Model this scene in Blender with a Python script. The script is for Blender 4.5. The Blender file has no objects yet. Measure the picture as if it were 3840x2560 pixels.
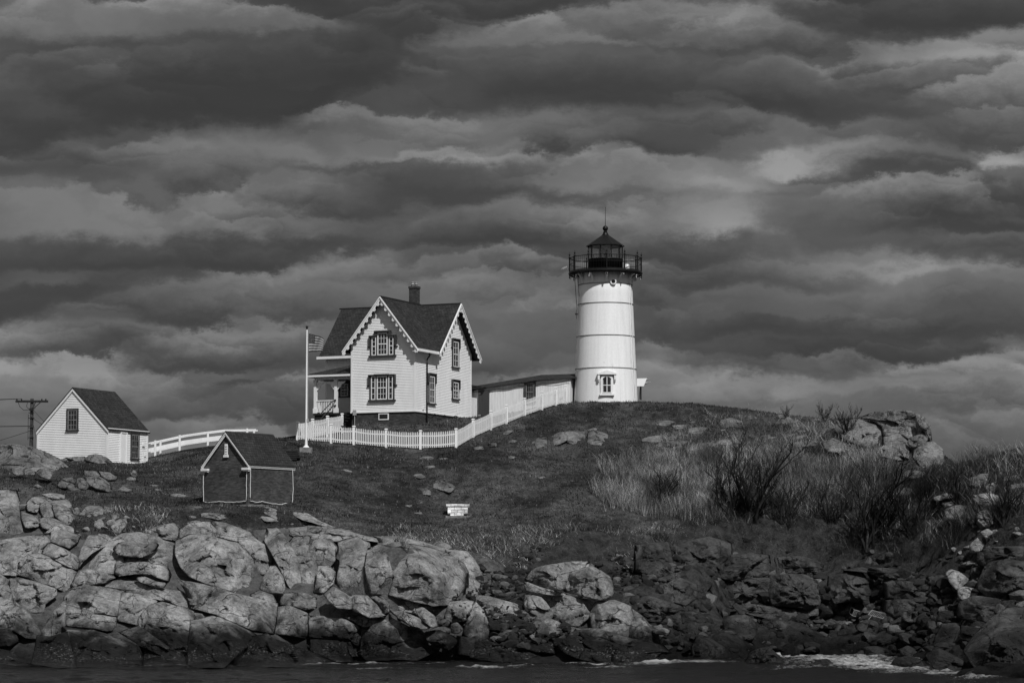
import bpy, math, random
import numpy as np
from mathutils import Vector, noise as mnoise
rnd = random.Random(7)
R = math.radians
scene = bpy.context.scene
COL = scene.collection

# ------------------------------------------------------------------ camera
CAMZ, F, PITCH = 4.5, 10000.0, math.atan(880 / 10000.0)
cam_d = bpy.data.cameras.new('camera'); cam = bpy.data.objects.new('camera', cam_d); COL.objects.link(cam)
cam.location = (0, 0, CAMZ); cam.rotation_euler = (R(90) + PITCH, 0, 0)
cam_d.sensor_width = 36.0; cam_d.lens = 36.0 * F / 3840.0; cam_d.clip_start = 0.5; cam_d.clip_end = 6000
scene.camera = cam
CP, SP = math.cos(PITCH), math.sin(PITCH)
scene.view_settings.view_transform = 'Standard'; scene.view_settings.look = 'None'
scene.view_settings.gamma = 1.0; scene.view_settings.exposure = 0.0
scene.cycles.max_bounces = 5; scene.cycles.diffuse_bounces = 2; scene.cycles.glossy_bounces = 2
scene.cycles.transmission_bounces = 3; scene.cycles.transparent_max_bounces = 12

def uv_dir(px, py):
    yu = (1280 - py) / F
    fy = CP - yu * SP; fz = SP + yu * CP
    return (px - 1920) / F / fy, fz / fy
def P(px, py, Y):
    u, v = uv_dir(px, py)
    return (u * Y, Y, CAMZ + v * Y)
def Zat(py, Y): return CAMZ + uv_dir(1920, py)[1] * Y

# ------------------------------------------------------------------ node helper
class NT:
    def __init__(s, tree): s.t = tree; s.L = tree.links
    def n(s, typ, **kw):
        x = s.t.nodes.new(typ)
        for k, v in kw.items(): setattr(x, k, v)
        return x
    def put(s, sock, v):
        if v is None: return
        if isinstance(v, bpy.types.NodeSocket): s.L.new(v, sock)
        else: sock.default_value = v
    def m(s, op, a, b=None, c=None, clamp=False):
        x = s.n('ShaderNodeMath', operation=op, use_clamp=clamp)
        for i, v in enumerate((a, b, c)): s.put(x.inputs[i], v)
        return x.outputs[0]
    def vm(s, op, a, b=None, sc=None):
        x = s.n('ShaderNodeVectorMath', operation=op)
        s.put(x.inputs[0], a); s.put(x.inputs[1], b)
        if sc is not None: s.put(x.inputs['Scale'], sc)
        return x.outputs['Value'] if op in ('LENGTH', 'DOT_PRODUCT') else x.outputs[0]
    def comb(s, x_, y_, z_=0.0):
        x = s.n('ShaderNodeCombineXYZ')
        for i, v in enumerate((x_, y_, z_)): s.put(x.inputs[i], v)
        return x.outputs[0]
    def sep(s, v):
        x = s.n('ShaderNodeSeparateXYZ'); s.put(x.inputs[0], v); return x.outputs
    def noise(s, vec, scale, detail=4.0, rough=0.55, dist=0.0, typ='FBM'):
        x = s.n('ShaderNodeTexNoise'); x.noise_type = typ
        s.put(x.inputs['Vector'], vec); x.inputs['Scale'].default_value = scale
        x.inputs['Detail'].default_value = detail; x.inputs['Roughness'].default_value = rough
        x.inputs['Distortion'].default_value = dist
        return x.outputs['Fac']
    def mr(s, v, a, b, c=0.0, d=1.0, smooth=True):
        x = s.n('ShaderNodeMapRange'); x.interpolation_type = 'SMOOTHSTEP' if smooth else 'LINEAR'
        s.put(x.inputs[0], v)
        for i, q in enumerate((a, b, c, d)): s.put(x.inputs[i + 1], q)
        return x.outputs[0]
    def mix(s, f, a, b):
        x = s.n('ShaderNodeMix'); x.data_type = 'FLOAT'
        s.put(x.inputs[0], f); s.put(x.inputs[2], a); s.put(x.inputs[3], b)
        return x.outputs[0]

# ------------------------------------------------------------------ sun and sky
SUN_EL, SUN_AZ = R(47), R(24)      # azimuth measured from behind the camera towards the right
sd = Vector((math.sin(SUN_AZ) * math.cos(SUN_EL), -math.cos(SUN_AZ) * math.cos(SUN_EL), math.sin(SUN_EL)))
sun_d = bpy.data.lights.new('sun', 'SUN'); sun_d.energy = 3.7; sun_d.angle = R(0.5); sun_d.color = (1, 1, 1)
sun = bpy.data.objects.new('sun', sun_d); COL.objects.link(sun)
sun.rotation_euler = (-sd).to_track_quat('-Z', 'Y').to_euler()

world = bpy.data.worlds.new('World'); scene.world = world; world.use_nodes = True
wt = NT(world.node_tree); world.node_tree.nodes.clear()
geo = wt.n('ShaderNodeTexCoord').outputs['Generated']
dx, dy, dz = wt.sep(geo)
dyp = wt.m('MAXIMUM', dy, 0.12)
U = wt.m('DIVIDE', dx, dyp); V = wt.m('DIVIDE', dz, dyp)
# cloud-deck coordinates: features flatten towards the horizon as a real cloud layer does
zz = wt.m('ADD', wt.m('MAXIMUM', dz, 0.0), 0.075)
Q = wt.comb(wt.m('DIVIDE', dx, zz), wt.m('DIVIDE', dy, zz), 0.0)
wn = wt.n('ShaderNodeTexNoise'); wt.L.new(wt.vm('MULTIPLY', wt.comb(U, V, 0.0), (20, 34, 1)), wn.inputs['Vector'])
wn.inputs['Scale'].default_value = 1.0; wn.inputs['Detail'].default_value = 9; wn.inputs['Roughness'].default_value = 0.66
warp = wt.vm('MULTIPLY', wt.vm('SUBTRACT', wn.outputs['Color'], (0.5, 0.5, 0.5)), (0.058, 0.024, 0.0))
UV2 = wt.vm('ADD', wt.comb(U, V, 0.0), warp)
S = None
# cloud bases: (x, y of base, half width, height, darkness); negative darkness = sunlit cloud flank
BANDS = [(100, 640, 420, 300, 1.0), (780, 500, 480, 210, .95), (1250, 330, 420, 220, .9), (1750, 400, 620, 190, .7),
 (350, 1000, 420, 80, .85), (1270, 800, 260, 90, .6), (1700, 920, 400, 70, .85), (1620, 1040, 330, 60, .6),
 (520, 1200, 640, 110, .95), (760, 1370, 620, 70, .75), (200, 1330, 300, 60, .4), (2500, 400, 760, 130, .95), (2900, 190, 650, 90, .55),
 (3650, 90, 420, 90, .8), (3300, 430, 330, 90, .5), (2520, 590, 190, 60, .8), (2010, 570, 150, 35, .7), (3400, 640, 280, 120, .75),
 (3740, 850, 440, 130, 1.15), (2720, 1060, 420, 80, .75), (2820, 1250, 260, 70, .7), (3600, 1250, 420, 75, .75), (2000, 930, 260, 60, .4),
 (2350, 1130, 300, 50, .3), (3500, 1420, 420, 60, .35), (600, 1560, 600, 45, .45),
 (3000, 640, 170, 90, -1.35), (2680, 690, 170, 110, -.9), (2740, 870, 170, 110, -1.2), (2250, 700, 420, 120, -.75), (1530, 600, 420, 90, -.95),
 (350, 880, 520, 120, -.75), (1150, 880, 300, 90, -.4), (3800, 620, 170, 70, -1.2), (3500, 1010, 460, 80, -.55), (3600, 230, 300, 80, -.6),
 (300, 140, 500, 150, -.55), (1020, 130, 260, 90, -.5), (1150, 330, 110, 50, -.5), (200, 1060, 260, 60, -.6), (950, 1420, 340, 40, -.5),
 (3500, 320, 260, 60, -.35), (3000, 1180, 300, 50, -.3), (1900, 1170, 500, 60, -.2), (2300, 170, 500, 60, -.3), (3000, 1480, 500, 60, -.25)]
for (bx, by, bw, bh, amp) in BANDS:
    u0, v0 = uv_dir(bx, by)
    e = wt.vm('MULTIPLY', wt.vm('SUBTRACT', UV2, (u0, v0, 0)), (F / bw, F / bh, 0))
    eu, ev, _ = wt.sep(e)
    ex = wt.m('MULTIPLY_ADD', eu, eu, wt.m('MULTIPLY', wt.m('MAXIMUM', ev, 0.0), 0.9 if amp > 0 else 1.1))
    g = wt.m('MULTIPLY', wt.m('EXPONENT', wt.m('MULTIPLY', ex, -1.0)), wt.mr(ev, -0.32, 0.20))
    S = wt.m('MULTIPLY_ADD', g, -amp * 1.75, S if S is not None else 0.0)
# stacked cumulus: every cell is one cloud, dark flat base and lighter crown
Q1 = wt.vm('ADD', wt.comb(U, V, 0.0), wt.vm('SCALE', warp, None, 1.25))
def cl(off, sc, det, ro): return wt.noise(wt.vm('MULTIPLY', wt.vm('ADD', Q1, off), sc), 1.0, det, ro)
def clouds(off, sc, sm, rnd_=1.0):
    p = wt.vm('MULTIPLY', wt.vm('ADD', Q1, off), sc)
    v = wt.n('ShaderNodeTexVoronoi', feature='SMOOTH_F1', voronoi_dimensions='2D'); wt.L.new(p, v.inputs['Vector']); v.inputs['Scale'].default_value = 1.0
    v.inputs['Smoothness'].default_value = sm; v.inputs['Randomness'].default_value = rnd_
    ly = wt.sep(wt.vm('SUBTRACT', p, v.outputs['Position']))[1]
    return ly, wt.sep(v.outputs['Color'])[0]
l1, c1 = clouds((.13, .07, 0), (8.5, 25, 1), .30); l2, c2 = clouds((.31, .22, 0), (19, 50, 1), .25); l3, c3 = clouds((.71, .52, 0), (46, 115, 1), .3)
nA = cl((0, 0, 0), (9, 20, 1), 5, .5)
m2 = wt.mr(cl((.5, .1, 0), (14, 30, 1), 3, .5), .42, .6)
S = wt.m('MULTIPLY_ADD', l1, 1.35, S); S = wt.m('MULTIPLY_ADD', wt.m('SUBTRACT', c1, .5), .3, S)
S = wt.m('MULTIPLY_ADD', wt.m('MULTIPLY', l2, wt.m('MULTIPLY_ADD', m2, .8, .2)), 1.5, S); S = wt.m('MULTIPLY_ADD', wt.m('SUBTRACT', c2, .5), .28, S)
S = wt.m('MULTIPLY_ADD', wt.m('MULTIPLY', l3, m2), .55, S)
S = wt.m('MULTIPLY_ADD', wt.m('SUBTRACT', nA, .5), 1.3, S)
S = wt.m('ADD', S, wt.mr(V, 0.04, 0.11, 0.15, 0.0))
S = wt.m('MULTIPLY', wt.m('TANH', wt.m('MULTIPLY', S, .55)), 1.85)
lum = wt.m('MULTIPLY', wt.m('POWER', 2.0, S), 0.106)
# added fill: brighter unseen sky overhead and behind the camera lifts shaded faces
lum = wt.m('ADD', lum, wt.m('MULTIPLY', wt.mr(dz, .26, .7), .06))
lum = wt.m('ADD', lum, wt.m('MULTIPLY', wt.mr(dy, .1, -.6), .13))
sky = wt.n('ShaderNodeTexSky'); sky.sky_type = 'NISHITA'; sky.sun_disc = False
sky.sun_elevation = SUN_EL; sky.sun_rotation = math.pi - SUN_AZ
bw = wt.n('ShaderNodeRGBToBW'); wt.L.new(sky.outputs[0], bw.inputs[0])
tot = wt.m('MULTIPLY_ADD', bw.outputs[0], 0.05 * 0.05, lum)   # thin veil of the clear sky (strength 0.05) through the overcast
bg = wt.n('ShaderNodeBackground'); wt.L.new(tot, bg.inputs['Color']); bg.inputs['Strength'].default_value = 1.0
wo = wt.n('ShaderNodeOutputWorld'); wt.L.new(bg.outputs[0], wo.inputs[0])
world.cycles.sampling_method = 'MANUAL'; world.cycles.sample_map_resolution = 256

# ------------------------------------------------------------------ materials
def mat(name, fn, rough=0.8, spec=0.3, metal=0.0):
    m = bpy.data.materials.new(name); m.use_nodes = True
    t = NT(m.node_tree); b = m.node_tree.nodes['Principled BSDF']
    b.inputs['Roughness'].default_value = rough; b.inputs['Metallic'].default_value = metal
    b.inputs['Specular IOR Level'].default_value = spec
    r = fn(t, b)
    if r is not None:
        if isinstance(r, tuple):
            col, h, dist, st = r
            bp = t.n('ShaderNodeBump'); bp.inputs['Distance'].default_value = dist; bp.inputs['Strength'].default_value = st
            t.put(bp.inputs['Height'], h); t.L.new(bp.outputs[0], b.inputs['Normal'])
        else: col = r
        if isinstance(col, float): b.inputs['Base Color'].default_value = (col, col, col, 1)
        else: t.L.new(col, b.inputs['Base Color'])
    return m
def pos(t): return t.n('ShaderNodeNewGeometry').outputs['Position']
def uvc(t): return t.n('ShaderNodeUVMap').outputs[0]

def f_white(base, var=.10):
    def fn(t, b):
        p = pos(t)
        n = t.noise(t.vm('MULTIPLY', p, (1, 1, .35)), 1.6, 6, .65)
        d = t.mr(t.noise(p, 5.5, 5, .6), .62, .78, 0, .22)
        return t.m('MULTIPLY', t.mr(n, .3, .7, base * (1 - var), base), t.m('SUBTRACT', 1.0, d)), n, .01, .3
    return fn
def f_tower(t, b):
    p = pos(t); s = t.noise(t.vm('MULTIPLY', p, (3.5, 3.5, .16)), 1.0, 6, .65); n = t.noise(p, 1.1, 6, .65); g = t.noise(p, 9, 4, .7)
    rust = t.m('MULTIPLY', t.mr(s, .56, .74, 0, .30), t.mr(n, .4, .6)); patch = t.mr(t.noise(t.vm('ADD', p, (3, 7, 1)), 1.7, 6, .7), .63, .70, 0, .20)
    c = t.m('MULTIPLY', t.mr(s, .3, .7, .80, .72), t.m('SUBTRACT', 1.0, t.m('MAXIMUM', rust, patch)))
    return t.m('MULTIPLY', c, t.mr(g, .3, .7, .95, 1.03)), n, .01, .3
def f_plain(c, var=.2, sc=3.0):
    def fn(t, b):
        n = t.noise(pos(t), sc, 5, .6)
        return t.mr(n, .3, .7, c * (1 - var), c * (1 + var)), n, .01, .4
    return fn
def f_shingle(c, mortar, w=.25, h=.13):
    def fn(t, b):
        br = t.n('ShaderNodeTexBrick'); t.L.new(uvc(t), br.inputs['Vector'])
        br.inputs['Color1'].default_value = (c, c, c, 1); br.inputs['Color2'].default_value = (c * 1.9, c * 1.9, c * 1.9, 1)
        br.inputs['Mortar'].default_value = (mortar,) * 3 + (1,)
        br.inputs['Scale'].default_value = 1; br.inputs['Mortar Size'].default_value = .012; br.inputs['Bias'].default_value = -.1
        br.inputs['Brick Width'].default_value = w; br.inputs['Row Height'].default_value = h
        bwn = t.n('ShaderNodeRGBToBW'); t.L.new(br.outputs['Color'], bwn.inputs[0])
        n = t.noise(t.vm('MULTIPLY', uvc(t), (2.2, 9, 1)), 1.0, 6, .65); n2 = t.noise(pos(t), .9, 4, .6)
        col = t.m('MULTIPLY', t.m('MULTIPLY', bwn.outputs[0], t.mr(n, .25, .75, .5, 1.6)), t.mr(n2, .3, .7, .75, 1.25))
        return col, t.m('SUBTRACT', t.m('MULTIPLY', n, .5), br.outputs['Fac']), .02, .8
    return fn
def f_boards(c, w=.12):
    def fn(t, b):
        u, v, _ = t.sep(uvc(t))
        fr = t.m('FRACT', t.m('DIVIDE', u, w)); groove = t.mr(t.m('ABSOLUTE', t.m('SUBTRACT', fr, .5)), .40, .49, 1, 0)
        n = t.noise(t.vm('MULTIPLY', uvc(t), (9, .7, 1)), 1.0, 5, .6)
        return t.m('MULTIPLY', t.mr(n, .3, .7, c * .82, c), t.mr(groove, 0, 1, .72, 1.0)), groove, .012, .8
    return fn
def f_granite(lo, hi, tide=True, dark=.13, crack=.75):
    def fn(t, b):
        p = pos(t)
        wv = t.n('ShaderNodeTexNoise'); t.L.new(p, wv.inputs['Vector']); wv.inputs['Scale'].default_value = .5; wv.inputs['Detail'].default_value = 5
        pw = t.vm('ADD', p, t.vm('SCALE', t.vm('SUBTRACT', wv.outputs['Color'], (.5, .5, .5)), None, 2.2))
        pr = t.vm('ADD', t.vm('MULTIPLY', pw, (.42, .42, .62)), (0, 0, 0))
        # inclined joint sets
        rot = t.n('ShaderNodeVectorRotate', rotation_type='EULER_XYZ'); t.L.new(pr, rot.inputs['Vector']); rot.inputs['Rotation'].default_value = (.2, .45, .3)
        vo = t.n('ShaderNodeTexVoronoi', feature='DISTANCE_TO_EDGE'); t.L.new(rot.outputs[0], vo.inputs['Vector']); vo.inputs['Scale'].default_value = 1.0
        ck = t.mr(vo.outputs['Distance'], .0, .035, 0, 1)
        keep = t.mr(t.noise(p, .7, 3, .5), .40, .52, 0, 1)
        ck = t.m('MAXIMUM', ck, keep)
        # long bedding joints dipping to the right, and steep cross joints
        jn = t.m('MULTIPLY', t.m('SUBTRACT', t.noise(p, .35, 4, .55), .5), 1.6)
        for dvec, per, wl_, thr in (((.30, .05, 1.0), 1.15, .022, .47), ((1.0, .2, -.35), 2.1, .012, .55)):
            fr_ = t.m('ABSOLUTE', t.m('SUBTRACT', t.m('FRACT', t.m('MULTIPLY_ADD', t.vm('DOT_PRODUCT', p, dvec), 1 / per, jn)), .5))
            ln_ = t.m('MAXIMUM', t.mr(fr_, 0.0, wl_, 0, 1), t.mr(t.noise(t.vm('ADD', p, (per * 9, 3, 1)), .42, 3, .5), thr, thr + .06, 0, 1))
            ck = t.m('MINIMUM', ck, ln_)
        n1 = t.noise(p, .55, 6, .6); n2 = t.noise(p, 4.0, 6, .7); n3 = t.noise(t.vm('MULTIPLY', pw, (1.2, 1.2, 5.0)), 1.0, 6, .65)
        n4 = t.noise(p, 16.0, 3, .6)
        col = t.mr(n1, .32, .68, lo, hi, False)
        col = t.m('MULTIPLY', col, t.mr(n2, .28, .72, .5, 1.4, False))
        col = t.m('MULTIPLY', col, t.mr(n4, .3, .7, .8, 1.2, False))
        stain = t.mr(t.noise(t.vm('MULTIPLY', p, (1.6, 1.6, .45)), 1.0, 6, .65), .5, .66, 1.0, .55)
        col = t.m('MULTIPLY', col, stain)
        col = t.m('MULTIPLY', col, t.mr(ck, 0, 1, .35, 1.0))
        if tide:
            z = t.sep(p)[2]
            zz_ = t.m('ADD', z, t.m('MULTIPLY', t.m('SUBTRACT', n1, .5), 3.2))
            wet = t.mr(zz_, 1.1, 2.9, dark, 1.0)
            col = t.m('MULTIPLY', col, wet)
            barn = t.m('MULTIPLY', t.mr(t.noise(p, 7.0, 4, .8), .54, .66, 0, 1), t.mr(t.m('ABSOLUTE', t.m('SUBTRACT', zz_, .45)), .0, .45, .22, 0.0))
            col = t.m('MAXIMUM', col, t.m('MULTIPLY', barn, hi * 2.2))
            t.L.new(t.mr(zz_, .1, 1.2, .38, .85), b.inputs['Roughness'])
        h = t.m('ADD', t.m('MULTIPLY', n2, .55), t.m('ADD', t.m('MULTIPLY', n3, 1.1), t.m('ADD', t.m('MULTIPLY', ck, crack), t.m('MULTIPLY', n4, .12))))
        return col, h, .22, .8
    return fn
def f_terrain(t, b):
    p = pos(t)
    def at(nm):
        a = t.n('ShaderNodeAttribute'); a.attribute_name = nm; return a.outputs['Fac']
    n1 = t.noise(p, .22, 6, .6); n2 = t.noise(p, 1.6, 7, .7); n3 = t.noise(p, 9, 4, .7)
    g = t.mr(n1, .38, .66, .022, .068)
    g = t.m('MULTIPLY', g, t.mr(n2, .3, .7, .3, 1.8, False)); g = t.m('MULTIPLY', g, t.mr(n3, .3, .7, .35, 1.75, False))
    dry = t.mr(t.noise(t.vm('MULTIPLY', p, (.5, .5, 1)), 1.0, 6, .65), .56, .7, 0, 1)
    g = t.m('MULTIPLY_ADD', t.m('MULTIPLY', dry, t.mr(n3, .35, .65, .3, 1.4)), .05, g)
    bare = t.mr(t.noise(t.vm('MULTIPLY', p, (.33, .5, 1)), 1.3, 7, .7), .60, .68, 0, 1); g = t.m('MULTIPLY', g, t.m('SUBTRACT', 1.0, t.m('MULTIPLY', bare, .6)))
    rk = t.m('MULTIPLY', t.mr(n2, .3, .7, .035, .15, False), t.mr(n3, .3, .7, .75, 1.2, False))
    so = t.m('MULTIPLY', t.mr(n2, .32, .68, .014, .06, False), t.mr(n3, .3, .7, .6, 1.5, False))
    z = t.sep(p)[2]
    tide = t.mr(t.m('ADD', z, t.m('MULTIPLY', n1, 2.0)), 1.2, 3.4, .16, 1.0)
    edge = t.m('MULTIPLY', t.m('SUBTRACT', n2, .5), 1.1)
    fr = t.mr(t.m('ADD', at('rock'), edge), .42, .58); fs = t.mr(t.m('ADD', at('soil'), edge), .42, .58)
    col = t.mix(fs, t.mix(fr, g, t.m('MULTIPLY', rk, tide)), t.m('MULTIPLY', so, tide))
    h = t.m('ADD', t.m('MULTIPLY', n2, 1.0), t.m('MULTIPLY', n3, .5))
    return col, h, .35, .9
def f_cliff(t, b):
    p = pos(t); r = t.n('ShaderNodeNewGeometry').outputs['Random Per Island']
    n1 = t.noise(p, .5, 5, .6); n2 = t.noise(p, 5, 6, .75)
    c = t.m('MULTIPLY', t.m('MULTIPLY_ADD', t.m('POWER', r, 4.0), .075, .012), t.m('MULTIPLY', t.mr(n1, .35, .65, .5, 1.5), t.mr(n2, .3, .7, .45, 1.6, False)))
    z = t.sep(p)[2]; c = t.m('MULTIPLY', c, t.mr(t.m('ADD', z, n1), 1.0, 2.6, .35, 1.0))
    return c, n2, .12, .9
def f_water(t, b):
    p = pos(t)
    a = t.noise(t.vm('MULTIPLY', p, (.55, 1.1, 1)), 1.0, 6, .65, .4); c = t.noise(t.vm('MULTIPLY', p, (2.4, 3.4, 1)), 1.0, 5, .7)
    at_ = t.n('ShaderNodeAttribute'); at_.attribute_name = 'foam'
    fn_ = t.noise(t.vm('MULTIPLY', p, (1.1, .9, 1)), 1.0, 8, .78, 1.2); fn2 = t.noise(t.vm('MULTIPLY', p, (5, 8, 1)), 1.0, 5, .75)
    fo = t.mr(t.m('ADD', t.m('ADD', at_.outputs['Fac'], t.m('MULTIPLY', t.m('SUBTRACT', fn_, .5), 2.8)), t.m('MULTIPLY', t.m('SUBTRACT', fn2, .5), 2.6)), .5, 1.5)
    fo = t.m('MULTIPLY', fo, t.mr(at_.outputs['Fac'], .02, .2))
    t.L.new(t.m('MULTIPLY_ADD', fo, .6, .15), b.inputs['Roughness'])
    h = t.m('ADD', t.m('MULTIPLY', a, 1.0), t.m('ADD', t.m('MULTIPLY', c, .65), t.m('MULTIPLY', fo, .25)))
    b.inputs['IOR'].default_value = 1.33
    return t.mix(fo, .004, .5), h, .9, .9
def f_blade(c, var):
    def fn(t, b):
        r = t.n('ShaderNodeNewGeometry').outputs['Random Per Island']
        n = t.noise(pos(t), .3, 4, .6)
        return t.m('MULTIPLY', t.m('MULTIPLY_ADD', t.m('POWER', r, 3.0), c * var * 3.2, c * (1 - var)), t.mr(n, .40, .62, .4, 1.9, False))
    return fn
def f_glass(t, b):
    b.inputs['Roughness'].default_value = .08
    return t.mr(t.noise(pos(t), 1.5, 3, .5), .35, .65, .008, .03)

M = dict(
 siding=mat('white_clapboard', f_white(.80), .6), white=mat('white_trim_paint', f_white(.78), .55), tower=mat('white_iron_paint', f_tower, .6),
 whiteboard=mat('white_boards', f_boards(.76), .65), darkboard=mat('dark_red_door_boards', f_boards(.045), .7),
 trim=mat('dark_red_trim', f_plain(.042), .6), shingle=mat('dark_shingles', f_shingle(.017, .005, .22, .21), .85), brick=mat('dark_brick', f_shingle(.030, .045, .21, .075), .85),
 brick2=mat('weathered_brick', f_shingle(.040, .06, .21, .075), .85), whitebrick=mat('white_painted_block', f_shingle(.62, .2, .42, .2), .8),
 iron=mat('black_iron', f_plain(.008), .4, .2), grey=mat('grey_metal', f_plain(.30), .5), concrete=mat('concrete', f_plain(.17, .35, 5), .85),
 wood=mat('weathered_pole_wood', f_plain(.055, .4, 6), .85), flange=mat('painted_flange', f_plain(.22, .3), .6), darkwood=mat('dark_timber', f_plain(.015, .4, 6), .85), glass=mat('window_glass', f_glass, .08, .5),
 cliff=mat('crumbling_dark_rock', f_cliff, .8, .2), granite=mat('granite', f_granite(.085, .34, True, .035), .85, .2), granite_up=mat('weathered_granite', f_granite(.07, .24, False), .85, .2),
 darkrock=mat('dark_shore_rock', f_granite(.018, .085, True, .3), .8, .25), darkdry=mat('dark_cliff_rock', f_granite(.05, .13, False), .85, .2),
 terrain=mat('turf_and_ground', f_terrain, .95, .1), water=mat('sea_water', f_water, .22, .3),
 blade=mat('grass_blades', f_blade(.044, .7), .8, .1), twig=mat('pale_stems', f_blade(.16, .85), .8, .15), darktwig=mat('dark_twigs', f_blade(.018, .5), .8, .15),
 greytwig=mat('grey_dead_twigs', f_blade(.19, .55), .8, .15), wire=mat('black_wire', f_plain(.012), .6), rope=mat('pale_light_cord', f_plain(.55, .1), .6),
 flag_red=mat('flag_red', f_plain(.035), .8), flag_white=mat('flag_white', f_plain(.36, .05), .8), flag_blue=mat('flag_blue', f_plain(.012), .8))
def f_clear(t, b):
    tr = t.n('ShaderNodeBsdfTransparent'); tr.inputs['Color'].default_value = (.93, .93, .93, 1); gs = t.n('ShaderNodeBsdfGlossy'); gs.inputs['Roughness'].default_value = .03
    mx = t.n('ShaderNodeMixShader'); t.put(mx.inputs[0], t.mr(t.noise(pos(t), 2, 2, .5), .3, .7, .05, .09)); t.L.new(tr.outputs[0], mx.inputs[1]); t.L.new(gs.outputs[0], mx.inputs[2])
    t.L.new(mx.outputs[0], t.t.nodes['Material Output'].inputs['Surface']); return None
M['clear'] = mat('lantern_glass', f_clear, 0.0, .5)
def f_lens(t, b): return t.mr(t.m('FRACT', t.m('MULTIPLY', t.sep(pos(t))[2], 9.0)), .1, .5, .04, .42)
M['lens'] = mat('fresnel_lens', f_lens, .25, .6)

# ------------------------------------------------------------------ mesh helpers
class MB:
    def __init__(s): s.v = []; s.f = []; s.mi = []; s.sm = []
    def add(s, vs, fs, mi=0, smooth=False):
        b = len(s.v); s.v += [tuple(q) for q in vs]
        for f in fs: s.f.append(tuple(b + i for i in f)); s.mi.append(mi); s.sm.append(smooth)
        return s
    def box(s, x0, x1, y0, y1, z0, z1, mi=0):
        return s.frame((0, 0, 0), (1, 0, 0), (0, 1, 0), x0, x1, y0, y1, z0, z1, mi)
    def frame(s, O, u, n, a0, a1, n0, n1, z0, z1, mi=0):
        O, u, n = Vector(O), Vector(u), Vector(n); Z = Vector((0, 0, 1))
        vs = [O + u * a + n * b + Z * c for c in (z0, z1) for b in (n0, n1) for a in (a0, a1)]
        fs = [(0, 1, 3, 2), (4, 6, 7, 5), (0, 4, 5, 1), (2, 3, 7, 6), (0, 2, 6, 4), (1, 5, 7, 3)]
        if u.cross(n).z > 0: fs = [f[::-1] for f in fs]
        return s.add(vs, [f[::-1] for f in fs] if (a1 - a0) * (n1 - n0) * (z1 - z0) > 0 and False else fs, mi)
    def prism(s, pts, d, mi=0):           # pts: planar 3d loop, extruded by d
        n = len(pts); d = Vector(d); a = [Vector(p) for p in pts]
        nn = Vector((0, 0, 0))
        for i in range(n): nn += a[i].cross(a[(i + 1) % n])
        if nn.dot(d) < 0: a = a[::-1]
        b = [p + d for p in a]
        fs = [tuple(range(n))[::-1], tuple(range(n, 2 * n))] + [(i, (i + 1) % n, n + (i + 1) % n, n + i) for i in range(n)]
        return s.add(a + b, fs, mi)
    def tube(s, pts, r, n=6, mi=0, r2=None, smooth=True, cap=True):
        pts = [Vector(p) for p in pts]; m = len(pts); vs = []; fs = []
        for i, p in enumerate(pts):
            d = (pts[min(i + 1, m - 1)] - pts[max(i - 1, 0)]).normalized()
            a = d.orthogonal().normalized() if abs(d.z) > .95 else d.cross(Vector((0, 0, 1))).normalized()
            c = d.cross(a); rr = r + ((r2 if r2 is not None else r) - r) * i / max(1, m - 1)
            for k in range(n):
                t = 2 * math.pi * k / n; vs.append(p + a * (rr * math.cos(t)) + c * (rr * math.sin(t)))
        for i in range(m - 1):
            for k in range(n): fs.append((i * n + k, i * n + (k + 1) % n, (i + 1) * n + (k + 1) % n, (i + 1) * n + k))
        s.add(vs, fs, mi, smooth)
        if cap: s.add(vs[:n], [tuple(range(n))[::-1]], mi); s.add(vs[-n:], [tuple(range(n))], mi)
        return s
    def lathe(s, prof, c=(0, 0, 0), n=48, mi=0, smooth=True, ph=0.0):
        vs = []; fs = []
        for (r, z) in prof:
            for k in range(n):
                t = 2 * math.pi * k / n + ph; vs.append((c[0] + r * math.cos(t), c[1] + r * math.sin(t), c[2] + z))
        for i in range(len(prof) - 1):
            for k in range(n): fs.append((i * n + k, i * n + (k + 1) % n, (i + 1) * n + (k + 1) % n, (i + 1) * n + k))
        return s.add(vs, fs, mi, smooth)
    def build(s, name, mats, parent=None, smooth=None, origin=None):
        me = bpy.data.meshes.new(name)
        o3 = Vector(origin) if origin is not None else Vector((0, 0, 0))
        me.from_pydata([tuple(Vector(v) - o3) for v in s.v] if origin is not None else s.v, [], s.f)
        mats = mats if isinstance(mats, (list, tuple)) else [mats]
        for m in mats: me.materials.append(m)
        me.polygons.foreach_set('material_index', s.mi)
        me.polygons.foreach_set('use_smooth', [smooth if smooth is not None else q for q in s.sm])
        uv_auto(me); me.update()
        o = bpy.data.objects.new(name, me); COL.objects.link(o)
        if parent: o.parent = parent
        if origin is not None: o.location = o3
        return o
def uv_auto(me):
    if len(me.polygons) > 40000: return
    uvl = me.uv_layers.new(name='uv'); Z = Vector((0, 0, 1))
    buf = [0.0] * (2 * len(me.loops)); vv = me.vertices
    for p in me.polygons:
        n = p.normal
        t = Z.cross(n)
        t = t.normalized() if t.length > .05 else Vector((1, 0, 0))
        w = n.cross(t)
        for li in p.loop_indices:
            c = vv[me.loops[li].vertex_index].co
            buf[2 * li] = c.dot(t); buf[2 * li + 1] = c.dot(w)
    uvl.data.foreach_set('uv', buf)
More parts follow.
